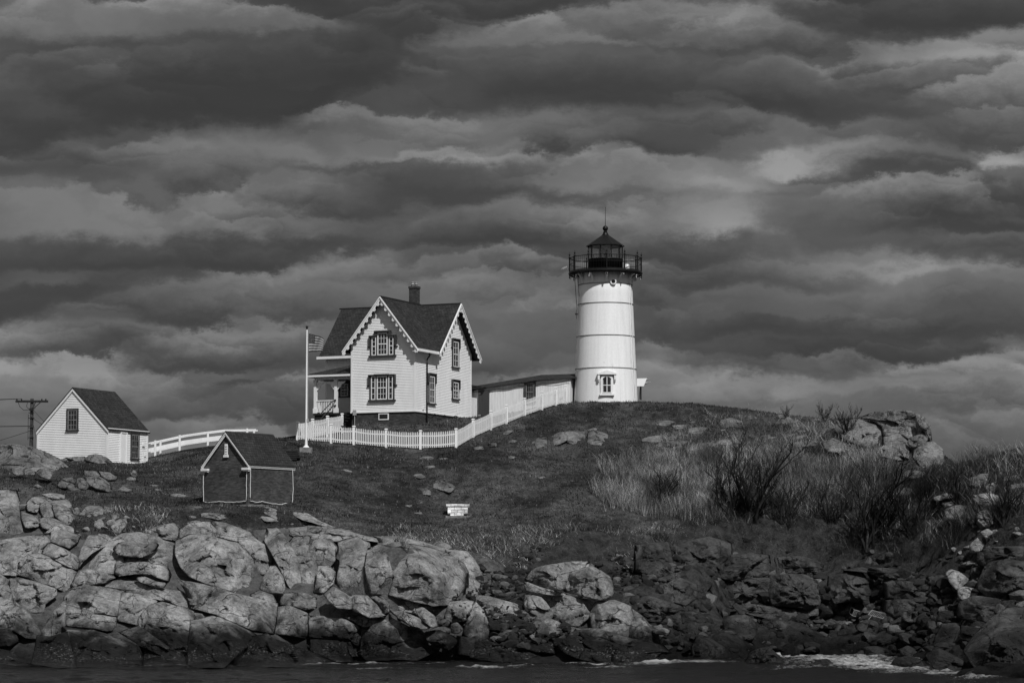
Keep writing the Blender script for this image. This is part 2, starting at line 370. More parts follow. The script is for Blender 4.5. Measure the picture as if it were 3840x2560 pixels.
def np_mesh(name, verts, faces, mats, parent=None, smooth=True, k=4):
    me = bpy.data.meshes.new(name)
    nv, nf = len(verts), len(faces)
    me.vertices.add(nv); me.vertices.foreach_set('co', np.asarray(verts, np.float32).ravel())
    me.loops.add(nf * k); me.loops.foreach_set('vertex_index', np.asarray(faces, np.int32).ravel())
    me.polygons.add(nf); me.polygons.foreach_set('loop_start', np.arange(0, nf * k, k, dtype=np.int32))
    me.polygons.foreach_set('loop_total', np.full(nf, k, np.int32))
    me.polygons.foreach_set('use_smooth', np.full(nf, smooth))
    me.materials.append(mats); me.update(calc_edges=True); me.validate()
    o = bpy.data.objects.new(name, me); COL.objects.link(o)
    if parent: o.parent = parent
    return o
def tag(o, label=None, cat=None, group=None, kind=None):
    if label: o['label'] = label
    if cat: o['category'] = cat
    if group: o['group'] = group
    if kind: o['kind'] = kind
    return o
def empty(name, loc, rz=0.0):
    o = bpy.data.objects.new(name, None); COL.objects.link(o); o.location = loc; o.rotation_euler = (0, 0, rz)
    o.empty_display_size = .3
    return o
# vectorised gradient noise
_prm = np.random.RandomState(3).permutation(256); _prm = np.concatenate([_prm, _prm, _prm])
_grd = np.random.RandomState(4).randn(256, 3); _grd /= np.linalg.norm(_grd, axis=1)[:, None]
def perlin(x, y, z):
    xi, yi, zi = [np.floor(q).astype(int) for q in (x, y, z)]
    xf, yf, zf = x - xi, y - yi, z - zi
    xi, yi, zi = xi & 255, yi & 255, zi & 255
    u, v, w = [q * q * q * (q * (q * 6 - 15) + 10) for q in (xf, yf, zf)]
    def g(i, j, k):
        h = _prm[_prm[_prm[xi + i] + yi + j] + zi + k]
        gr = _grd[h]
        return gr[..., 0] * (xf - i) + gr[..., 1] * (yf - j) + gr[..., 2] * (zf - k)
    L = lambda a, b, t: a + t * (b - a)
    return L(L(L(g(0,0,0), g(1,0,0), u), L(g(0,1,0), g(1,1,0), u), v), L(L(g(0,0,1), g(1,0,1), u), L(g(0,1,1), g(1,1,1), u), v), w) * 1.4
def fbm(x, y, z, oct=4, gain=.5, ridged=False):
    s = 0.0; a = 1.0; t = 0.0
    for i in range(oct):
        n = perlin(x * 2 ** i + 17.3 * i, y * 2 ** i + 5.1 * i, z * 2 ** i + 9.7 * i)
        s = s + a * ((1 - 2 * np.abs(n)) if ridged else n); t += a; a *= gain
    return s / t
class RBF:
    def __init__(s, pts, vals, c, sc, smooth=0.0):
        s.p = np.array(pts, float) / sc; s.sc = sc; s.c = c; n = len(s.p); v = np.array(vals, float)
        A = np.sqrt(((s.p[:, None] - s.p[None]) ** 2).sum(-1) + c * c) + np.eye(n) * -smooth
        B = np.zeros((n + 3, n + 3)); B[:n, :n] = A; B[:n, n] = 1; B[:n, n + 1:] = s.p; B[n, :n] = 1; B[n + 1:, :n] = s.p.T
        s.w = np.linalg.solve(B, np.concatenate([v, [0, 0, 0]]))
    def __call__(s, x, y):
        x = np.asarray(x, float) / s.sc[0]; y = np.asarray(y, float) / s.sc[1]; sh = x.shape; x = x.ravel(); y = y.ravel()
        out = np.empty(len(x))
        for i in range(0, len(x), 20000):
            a = x[i:i+20000]; b = y[i:i+20000]
            d = np.sqrt((a[:, None] - s.p[None, :, 0]) ** 2 + (b[:, None] - s.p[None, :, 1]) ** 2 + s.c ** 2)
            out[i:i+20000] = d @ s.w[:-3] + s.w[-3] + s.w[-2] * a + s.w[-1] * b
        return out.reshape(sh)

# ------------------------------------------------------------------ terrain
# fence, buildings and ridge heights are read off the photo as (x, y, distance)
CT = [(0,1700,176),(60,1690,176),(270,1745,178),(401,1734,182),(555,1740,184),(150,1735,184),(557,1722,187.5),(703,1689,189),(775,1683,189),(900,1668,190),(1037,1653,190),
 (1110,1648,184),(1115,1652,179),(1148,1703,173.6),(1120,1690,174.5),(1240,1662,178.3),(1327,1668,178),(1448,1678,177.6),(1577,1684,177.2),(1710,1678,177),(1774,1640,179.3),(1841,1610,181.5),
 (1899,1588,183),(1967,1560,184.8),(2032,1536,186.6),(2080,1520,188),(2122,1513,189),(1283,1628,184.5),(1228,1640,182.5),(1172,1648,180.8),
 (1316,1605,184.5),(1450,1597,183.6),(1556,1592,183),(1640,1575,186.5),(1767,1566,191.5),(1690,1600,184),(1850,1562,190),(1950,1540,190.5),(2080,1515,191),
 (2160,1508,188.5),(2272,1506,188),(2390,1506,188.5),(2550,1512,188),(2700,1522,187),(2900,1548,185),(3000,1562,184),(3150,1574,183),(3300,1590,181),(3450,1640,177),(3540,1735,170),
 (3650,1722,164),(3750,1700,161),(3840,1685,160),(3950,1680,160),
 (765,1888,161.8),(931,1897,159.9),(1093,1899,162.2),(850,1899,159),(1000,1903,159.5),(1000,1800,167),(600,1800,170),(700,1740,178),(300,1800,166),(450,1780,171),(100,1770,169),(0,1790,166),(-100,1800,166),
 (1148,1750,170),(1450,1790,170),(1715,1935,165.5),(1750,2000,160.5),(1450,1960,162.5),(1250,1940,159),(1650,1850,168.5),(1750,1740,172.5),(1900,1700,176),(2000,1620,181),(2100,1800,170),
 (2200,1600,182.5),(2300,1720,175),(2200,1660,179),(2500,1590,182.5),(2600,1650,178),(2700,1700,174.5),(2850,1640,178),(3000,1640,177.5),(3050,1590,181.5),(2300,1900,166.5),(2600,1900,167),(2400,1800,171),(2900,1780,172),(3200,1700,173),
 (3300,1800,168.5),(3000,1900,167.5),(3450,1880,161),(3700,1850,155),(3840,1850,152.5),
 (1900,2000,160.5),(2150,2010,161),(2400,2010,161.5),(2700,2015,163),(3000,2030,163.5),(3250,2050,161),(3450,2070,157),(3650,2040,151.5),(3840,2000,148.5),
 (1950,2110,156.5),(1900,2230,151.5),(2100,2230,154.5),(2350,2160,158),(2450,2300,152.5),(2700,2190,160.3),(2700,2290,157.5),(3000,2180,161.6),(3000,2290,159.8),(3300,2190,158),(3300,2310,155.8),(3550,2200,151),(3600,2330,147),(3800,2150,144.5),(3840,2350,135.5),
 (2900,2400,156.5),(3200,2400,155),(2650,2400,149.5),(3450,2420,149),(2300,2420,145.5),
 # the left ledge sits in front of this surface
 (0,1900,159),(300,1880,160),(600,1900,159.5),(0,2060,150.5),(300,1990,153.5),(600,2000,153.5),(900,1960,157),(1200,1970,157),(1500,1990,157),(1800,2080,154.5),(0,2250,145.8),(400,2200,147.3),(800,2180,148.2),(1200,2160,149.6),(1500,2150,150.4),(1700,2200,150),
 (0,2400,141.2),(500,2380,142),(1000,2380,142.8),(1500,2360,144.6),(1900,2360,144.4),(2200,2330,147)]
SHORE = [(-300,2488),(0,2490),(400,2490),(800,2490),(1200,2478),(1500,2478),(1800,2484),(2100,2486),(2400,2482),(2600,2466),(2800,2452),(3000,2448),(3200,2454),(3400,2472),(3550,2500),(3700,2530),(3840,2545),(4150,2490)]
pts = []; zs = []
for (px, py, Y) in CT:
    q = P(px, py, Y); pts.append(q[:2]); zs.append(q[2])
for (px, py) in SHORE:
    Y = -CAMZ / uv_dir(px, py)[1]; X = uv_dir(px, py)[0] * Y
    pts.append((X, Y + 1.2)); zs.append(0.0); pts.append((X, Y - 7)); zs.append(-1.8); pts.append((X, 108)); zs.append(-3)
for X, Yb, z in [(-60,170,11),(-60,190,11),(-60,205,6),(-45,205,8),(-30,205,8.5),(-15,206,10),(0,208,11),(10,208,12),(20,204,10),(30,200,9),(45,190,8),(60,180,6),(60,160,1),(60,140,-2),(50,136,-2),(41,126,-2),(36,116,-2.5),(60,172,4),(-60,150,6),(-60,140,1),
                 (-60,225,-1),(-30,225,-1),(0,228,-1),(30,222,-1),(60,205,-1),(-50,196,11),(-20,197,12.5),(-5,200,14),(5,200,14.8),(31,179,9),(35,186,6.5),(28.5,188,9),(25,193,11),(33,172,9.6),(12,197,14.5),(22,194,12.5),(70,150,-1),(-70,200,2)]:
    pts.append((X, Yb)); zs.append(z)
terr0 = RBF(pts, zs, .25, (10.0, 10.0))
NX, NY = 620, 560
gx = np.linspace(-62, 62, NX); gy = np.linspace(118, 228, NY)
GX, GY = np.meshgrid(gx, gy)
GZ = terr0(GX, GY)
slope = np.hypot(*np.gradient(GZ, gy, gx))
def sstep(x, a, b): t = np.clip((x - a) / (b - a), 0, 1); return t * t * (3 - 2 * t)
rockm = np.clip(sstep(slope, .5, .85) * sstep(-GX, -4, 3) + sstep(1.0 - GZ, -2.6, -1.4) * 0 + sstep(3.2 - GZ, 0, .8) * sstep(-GX, -4, 3), 0, 1)
soilm = np.clip(np.maximum(sstep(slope, .42, .75), sstep(4.6 - GZ, 0, .8)) * sstep(GX, -3, 2) * sstep(172 - GY, 0, 4), 0, 1)
TPX = 1920 + GX / np.maximum(GY, 1) * F * 1.004; _v = (GZ - CAMZ) / GY; TPY = 1280 - F * (_v * CP - SP) / (CP + _v * SP)
_top = np.interp(TPX, [-400,0,120,180,300,520,650,1000,1200,1560,1760,1800,2000], [1840,1845,1850,1900,2010,1995,1958,1975,1975,2010,2060,2150,2250])
ledge = sstep(TPY - _top, -12, 12) * sstep(2330 - TPX, 0, 300) * (GY < 170)
rockm = np.clip(np.maximum(rockm, ledge), 0, 1); soilm = np.clip(soilm - ledge, 0, 1)
rough = np.clip(rockm + soilm, 0, 1)
n_big = fbm(GX * .18, GY * .18, GZ * .18, 3); n_med = fbm(GX * .7, GY * .7, GZ * .7, 4)
n_rid = fbm(GX * .45, GY * .45, GZ * .8, 5, .55, True)
flat = 1 - np.exp(-(((GX + 8) / 14) ** 2 + ((GY - 186) / 9) ** 2)) * .7
GZ = GZ + (n_big * .15 + n_med * .17) * flat * (1 - rough) + rough * (n_med * .22)
DX = rough * soilm * fbm(GX * .8 + 50, GY * .8, GZ * 1.1, 5, .6, True) * .45
DYv = rough * (fbm(GX * .55, GY * .55 + 90, GZ * 1.0, 5, .6, True) * (.75 * soilm + .25))
V3 = np.stack([GX + DX, GY - DYv, GZ + soilm * n_rid * .28 - .38 * ledge - .12 * soilm], -1).reshape(-1, 3)
ii, jj = np.meshgrid(np.arange(NY - 1), np.arange(NX - 1), indexing='ij')
b0 = (ii * NX + jj).ravel(); Fq = np.stack([b0, b0 + 1, b0 + NX + 1, b0 + NX], -1)
terrain = np_mesh('island_terrain', V3, Fq, M['terrain']); tag(terrain, kind='structure')
for nm, arr in (('rock', rockm), ('soil', soilm)):
    a = terrain.data.attributes.new(nm, 'FLOAT', 'POINT'); a.data.foreach_set('value', arr.ravel().astype(np.float32))
def gz(x, y):
    fx = (np.asarray(x, float) + 62) / 124 * (NX - 1); fy = (np.asarray(y, float) - 118) / 110 * (NY - 1)
    i = np.clip(fx.astype(int), 0, NX - 2); j = np.clip(fy.astype(int), 0, NY - 2); a = fx - i; b = fy - j
    return (GZ[j, i] * (1 - a) + GZ[j, i + 1] * a) * (1 - b) + (GZ[j + 1, i] * (1 - a) + GZ[j + 1, i + 1] * a) * b
def gnd(x, y): return float(gz(np.array([x]), np.array([y]))[0])
# visible distance of the ground at a photo pixel: march along the ray
MY = np.arange(124, 222, .25)
def depth(px, py):
    u, v = uv_dir(px, py)
    d = gz(u * MY, MY) - (CAMZ + v * MY)
    k = np.argmax(d > 0)
    if d[k] <= 0 or k == 0: return None
    t = d[k - 1] / (d[k - 1] - d[k]); return float(MY[k - 1] + t * .25)

# ------------------------------------------------------------------ sea
xs = np.concatenate([np.linspace(-3000, -60, 24)[:-1], np.linspace(-60, 60, 560), np.linspace(60, 3000, 24)[1:]])
ys = np.concatenate([np.linspace(-600, 100, 18)[:-1], np.linspace(100, 170, 420), np.linspace(170, 4500, 40)[1:]])
WX, WY = np.meshgrid(xs, ys)
inn = ((np.abs(WX) < 60) & (WY > 100) & (WY < 170)).astype(float)
WZ = inn * (fbm(WX * .16, WY * .35, WX * 0, 4) * .22 + fbm(WX * .5, WY * .8, WX * 0 + 3, 4) * .16)
foam = np.zeros_like(WX)
# surf: (x, y, half-width x, half-depth in metres, strength)
for (px, py, wx, wy, am) in [(1330,2483,2.2,.5,.75),(1560,2478,1.8,.55,.7),(1400,2495,1.5,.5,.5),(1800,2490,2.0,.5,.7),(2200,2478,1.6,.6,.75),(2300,2490,2.5,.6,.45),(2460,2482,1.4,1.2,.95),(2560,2472,2.2,1.0,.8),(2640,2478,1.8,1.2,.7),
   (2700,2460,1.6,1.4,.65),(2960,2456,3.0,2.0,.9),(3080,2462,3.2,2.8,.75),(3150,2478,3.4,2.6,.85),(3230,2492,2.6,1.8,.95),(3330,2505,2.6,1.6,.95),(3450,2516,2.2,1.2,.9),(3560,2528,2.0,.8,.8),(3680,2537,1.4,.6,.7),(3260,2462,2.0,1.2,.7),(3020,2500,2.6,1.2,.45),
   (700,2500,5,.35,.22),(3450,2468,1.2,1.5,.8),(1180,2484,2.0,.4,.5),(2000,2486,2.0,.4,.5),(600,2488,3,.35,.35)]:
    py += 11 if px < 2620 else 3
    Y = -CAMZ / uv_dir(px, py)[1]; X = uv_dir(px, py)[0] * Y
    foam = np.maximum(foam, (1.9 if px < 2620 else 1.7) * am * np.exp(-((WX - X) / wx) ** 2 - ((WY - Y) / (wy * (1.0 if px < 2620 else 1.7))) ** 2))
WZ = WZ + foam * inn * (.03 + .34 * np.abs(fbm(WX * .9, WY * 1.6, WX * 0 + 7, 4)))
W3 = np.stack([WX, WY, WZ], -1).reshape(-1, 3); nx_ = len(xs)
ii, jj = np.meshgrid(np.arange(len(ys) - 1), np.arange(nx_ - 1), indexing='ij'); b0 = (ii * nx_ + jj).ravel()
sea = np_mesh('sea_water', W3, np.stack([b0, b0 + 1, b0 + nx_ + 1, b0 + nx_], -1), M['water']); tag(sea, kind='structure')
a = sea.data.attributes.new('foam', 'FLOAT', 'POINT'); a.data.foreach_set('value', foam.ravel().astype(np.float32))

# ------------------------------------------------------------------ rocks
# coarse map of the distance of the visible ground, for rocks that hug the slope
_px = np.arange(-240, 4090, 30.0); _py = np.arange(1440, 2570, 20.0)
DMAP = np.full((len(_py), len(_px)), np.nan)
for _j, _x in enumerate(_px):
    for _i, _y in enumerate(_py):
        d_ = depth(_x, _y)
        if d_: DMAP[_i, _j] = d_ if _y < 2300 else min(d_, -CAMZ / uv_dir(_x, _y)[1] + .1)
    ok_ = ~np.isnan(DMAP[:, _j])
    DMAP[:, _j] = np.interp(_py, _py[ok_], DMAP[ok_, _j])
for _ in range(3):
    q_ = np.pad(DMAP, 1, mode='edge'); DMAP = (q_[:-2, 1:-1] + q_[2:, 1:-1] + q_[1:-1, :-2] + q_[1:-1, 2:] + 2 * q_[1:-1, 1:-1]) / 6
def dmap(x, y):
    fx = np.clip((x + 240) / 30.0, 0, len(_px) - 1.001); fy = np.clip((y - 1440) / 20.0, 0, len(_py) - 1.001); i = fy.astype(int); j = fx.astype(int); a = fx - j; b = fy - i
    return (DMAP[i, j] * (1 - a) + DMAP[i, j + 1] * a) * (1 - b) + (DMAP[i + 1, j] * (1 - a) + DMAP[i + 1, j + 1] * a) * b
def chaikin(p, k=1):
    for _ in range(k):
        q = []
        for i in range(len(p)):
            a, b = p[i], p[(i + 1) % len(p)]
            q += [(a[0] * .88 + b[0] * .12, a[1] * .88 + b[1] * .12), (a[0] * .12 + b[0] * .88, a[1] * .12 + b[1] * .88)]
        p = q
    return p
def facet(x, z, seed, sc):
    """fractured rock: nearest-cell planes, each cell with its own tilt and step"""
    x = x / sc + 13.7; z = z / (sc * .62) + 7.1; best = np.full(x.shape, 1e9); out = np.zeros(x.shape)
    xi = np.floor(x).astype(int); zi = np.floor(z).astype(int)
    def h(a, b, k): 
        v = np.sin(a * 127.1 + b * 311.7 + k * 74.7 + seed * 1.37) * 43758.5453; return v - np.floor(v)
    for i in (-1, 0, 1):
        for j in (-1, 0, 1):
            cx, cz = xi + i, zi + j; sx = cx + h(cx, cz, 1); sz = cz + h(cx, cz, 2); d = (x - sx) ** 2 + (z - sz) ** 2
            val = (h(cx, cz, 3) - .5) * .26 + (x - sx) * (h(cx, cz, 4) - .5) * 1.25 + (z - sz) * (h(cx, cz, 5) - .5) * 1.0
            m_ = d < best; best = np.where(m_, d, best); out = np.where(m_, val, out)
    return out * sc
def fmap(y): return np.interp(y, [2060, 2120, 2220, 2300, 2400, 2480, 2500], [149, 148.2, 147.2, 146, 143.4, 140.6, 139.6])
def rock_body(poly, seed, T=None, lean=None, base=False, dz=0.0, p=4.4, grow=1.05, rough=1.0, w_=0.0, fc=.55, front=False):
    """closed boulder: front bulges towards the water, back is a rounded belly; returns verts, quads"""
    rs = np.random.RandomState(seed)
    q = np.array(chaikin(poly, 1) if p < 5 else poly); A = q; B = np.roll(q, -1, 0)
    cr = A[:, 0] * B[:, 1] - B[:, 0] * A[:, 1]; ar = cr.sum() / 2
    c = ((A + B) * cr[:, None]).sum(0) / (6 * ar)
    per = np.hypot(*(B - A).T); L = per.sum(); N = int(np.clip(L / 5.5, 28, 150))
    cum = np.concatenate([[0], np.cumsum(per)]); qq = np.vstack([q, q[:1]]); s = np.linspace(0, L, N, endpoint=False)
    bd = np.stack([np.interp(s, cum, qq[:, 0]), np.interp(s, cum, qq[:, 1])], -1)
    th = np.arctan2(*(bd - c).T[::-1]); wob = fbm(np.cos(th) * 1.8 + seed, np.sin(th) * 1.8, bd[:, 0] * .012, 4)
    bd = c + (bd - c) * (grow + .05 * wob)[:, None]
    w, h = np.ptp(bd[:, 0]), np.ptp(bd[:, 1])
    ybase = bd[:, 1].max()
    Yc = depth(c[0], ybase - 2 if base else c[1]) or depth(c[0], ybase) or 150.0
    mpp = Yc / F; wm, hm = w * mpp, h * mpp
    if lean is None: lean = .95
    if T is None: T = (.40 if p < 5 else .24) * min(wm, hm) + .08 * math.sqrt(wm * hm)
    T = min(T, 1.35)
    if base: Yc = Yc + lean * .35 * hm - .1
    if front: Yc = float(fmap(c[1]))
    elif w_ > 0: Yc = float(dmap(np.array([c[0]]), np.array([c[1]]))[0])
    if ybase > 2420: Yc = min(Yc, -CAMZ / uv_dir(c[0], min(ybase, 2545) - 6)[1] + .3)
    Yc -= dz
    K = int(np.clip(min(w, h) / 2 / 4.5, 5, 34))
    r = np.linspace(0, 1, K + 1) ** .85
    def layer(sgn, rr, Tt):
        X = (c[0] + (bd[None, :, 0] - c[0]) * rr[:, None]); Yp = (c[1] + (bd[None, :, 1] - c[1]) * rr[:, None])
        xw = (X - c[0]) * mpp; zw = -(Yp - c[1]) * mpp
        h0 = Tt * (1 - np.clip(rr[:, None], 0, 1) ** p) ** (1 / p) * np.ones_like(X)
        if sgn > 0:
            for k in range(9):
                if k < 4: a = rs.uniform(-.8, .8); b = rs.uniform(-.6, .8); off = Tt * rs.uniform(.35, .95)
                else: a = rs.choice([-1, 1]) * rs.uniform(.7, 2.2); b = rs.uniform(-1.1, 1.1); off = Tt * .55 + abs(a) * wm * .5 * rs.uniform(.25, .8)
                pl = off + a * xw + b * zw
                h0 = np.where(pl < h0, h0 + (pl - h0) * .9, h0)
            ed = (1 - rr[:, None] ** 3)
            size = math.sqrt(wm * hm)
            n = fbm(xw / size * 1.6 + seed * 3.1, zw / size * 2.2, xw * 0 + seed, 5, .55) * .11 * size * ed
            n2 = fbm(xw * 1.1 + seed, zw * 1.8, xw * 0 + 2.2, 4, .6, True) * .13 * ed
            wx = fbm(xw * .8 + 3, zw * .8, xw * 0, 3) * .5; tl = rs.uniform(-.5, .5)
            fx_, fz_ = xw + wx + tl * zw, zw + wx * .6 - tl * xw
            h0 = h0 + (n + n2 * min(1, size) * (1 if rough <= 1 else 2.2)) * rough + ed * fc * (facet(fx_, fz_, seed, 1.25) + .6 * facet(fx_, fz_, seed + 9, .5)) * min(1.0, size)
        Y = Yc + lean * zw * (1 if sgn > 0 else .6) - sgn * h0
        if w_ > 0: Y = Y * (1 - w_) + w_ * ((fmap(Yp) if front else dmap(X, Yp)) - dz - sgn * h0)
        return X, Yp, Y
    Xa, Ya, Da = layer(1, r, T); Xb, Yb_, Db = layer(-1, np.array([0, .45, .8]), T * .8)
    # rim depth shared
    def tw(X, Yp, Y):
        yu = (1280 - Yp) / F; fy = CP - yu * SP; fz = SP + yu * CP
        return np.stack([(X - 1920) / F / fy * Y, Y, CAMZ + fz / fy * Y], -1)
    A3 = tw(Xa, Ya, Da).reshape(-1, 3)
    B3 = tw(Xb[::-1], Yb_[::-1], Db[::-1]).reshape(-1, 3)
    V = np.vstack([A3, B3]); nr = K + 1 + 3
    i, j = np.meshgrid(np.arange(nr - 1), np.arange(N), indexing='ij'); i = i.ravel(); j = j.ravel()
    j2 = (j + 1) % N
    f = np.stack([i * N + j, (i + 1) * N + j, (i + 1) * N + j2, i * N + j2], -1)
    if ar < 0: f = f[:, ::-1]
    return V, f
def zone(sc, ox, oy): return lambda pts: [(ox + x / sc, oy + y / sc) for x, y in pts]
Z5 = zone(1.809, 0, 1820); Z6 = zone(1.809, 1200, 1900); Z8 = zone(1.6333, 2400, 1960); Z7 = zone(1.6333, 2400, 1480); Z4 = zone(1.96, 1060, 1360); Z3 = zone(2.063, 0, 1400)
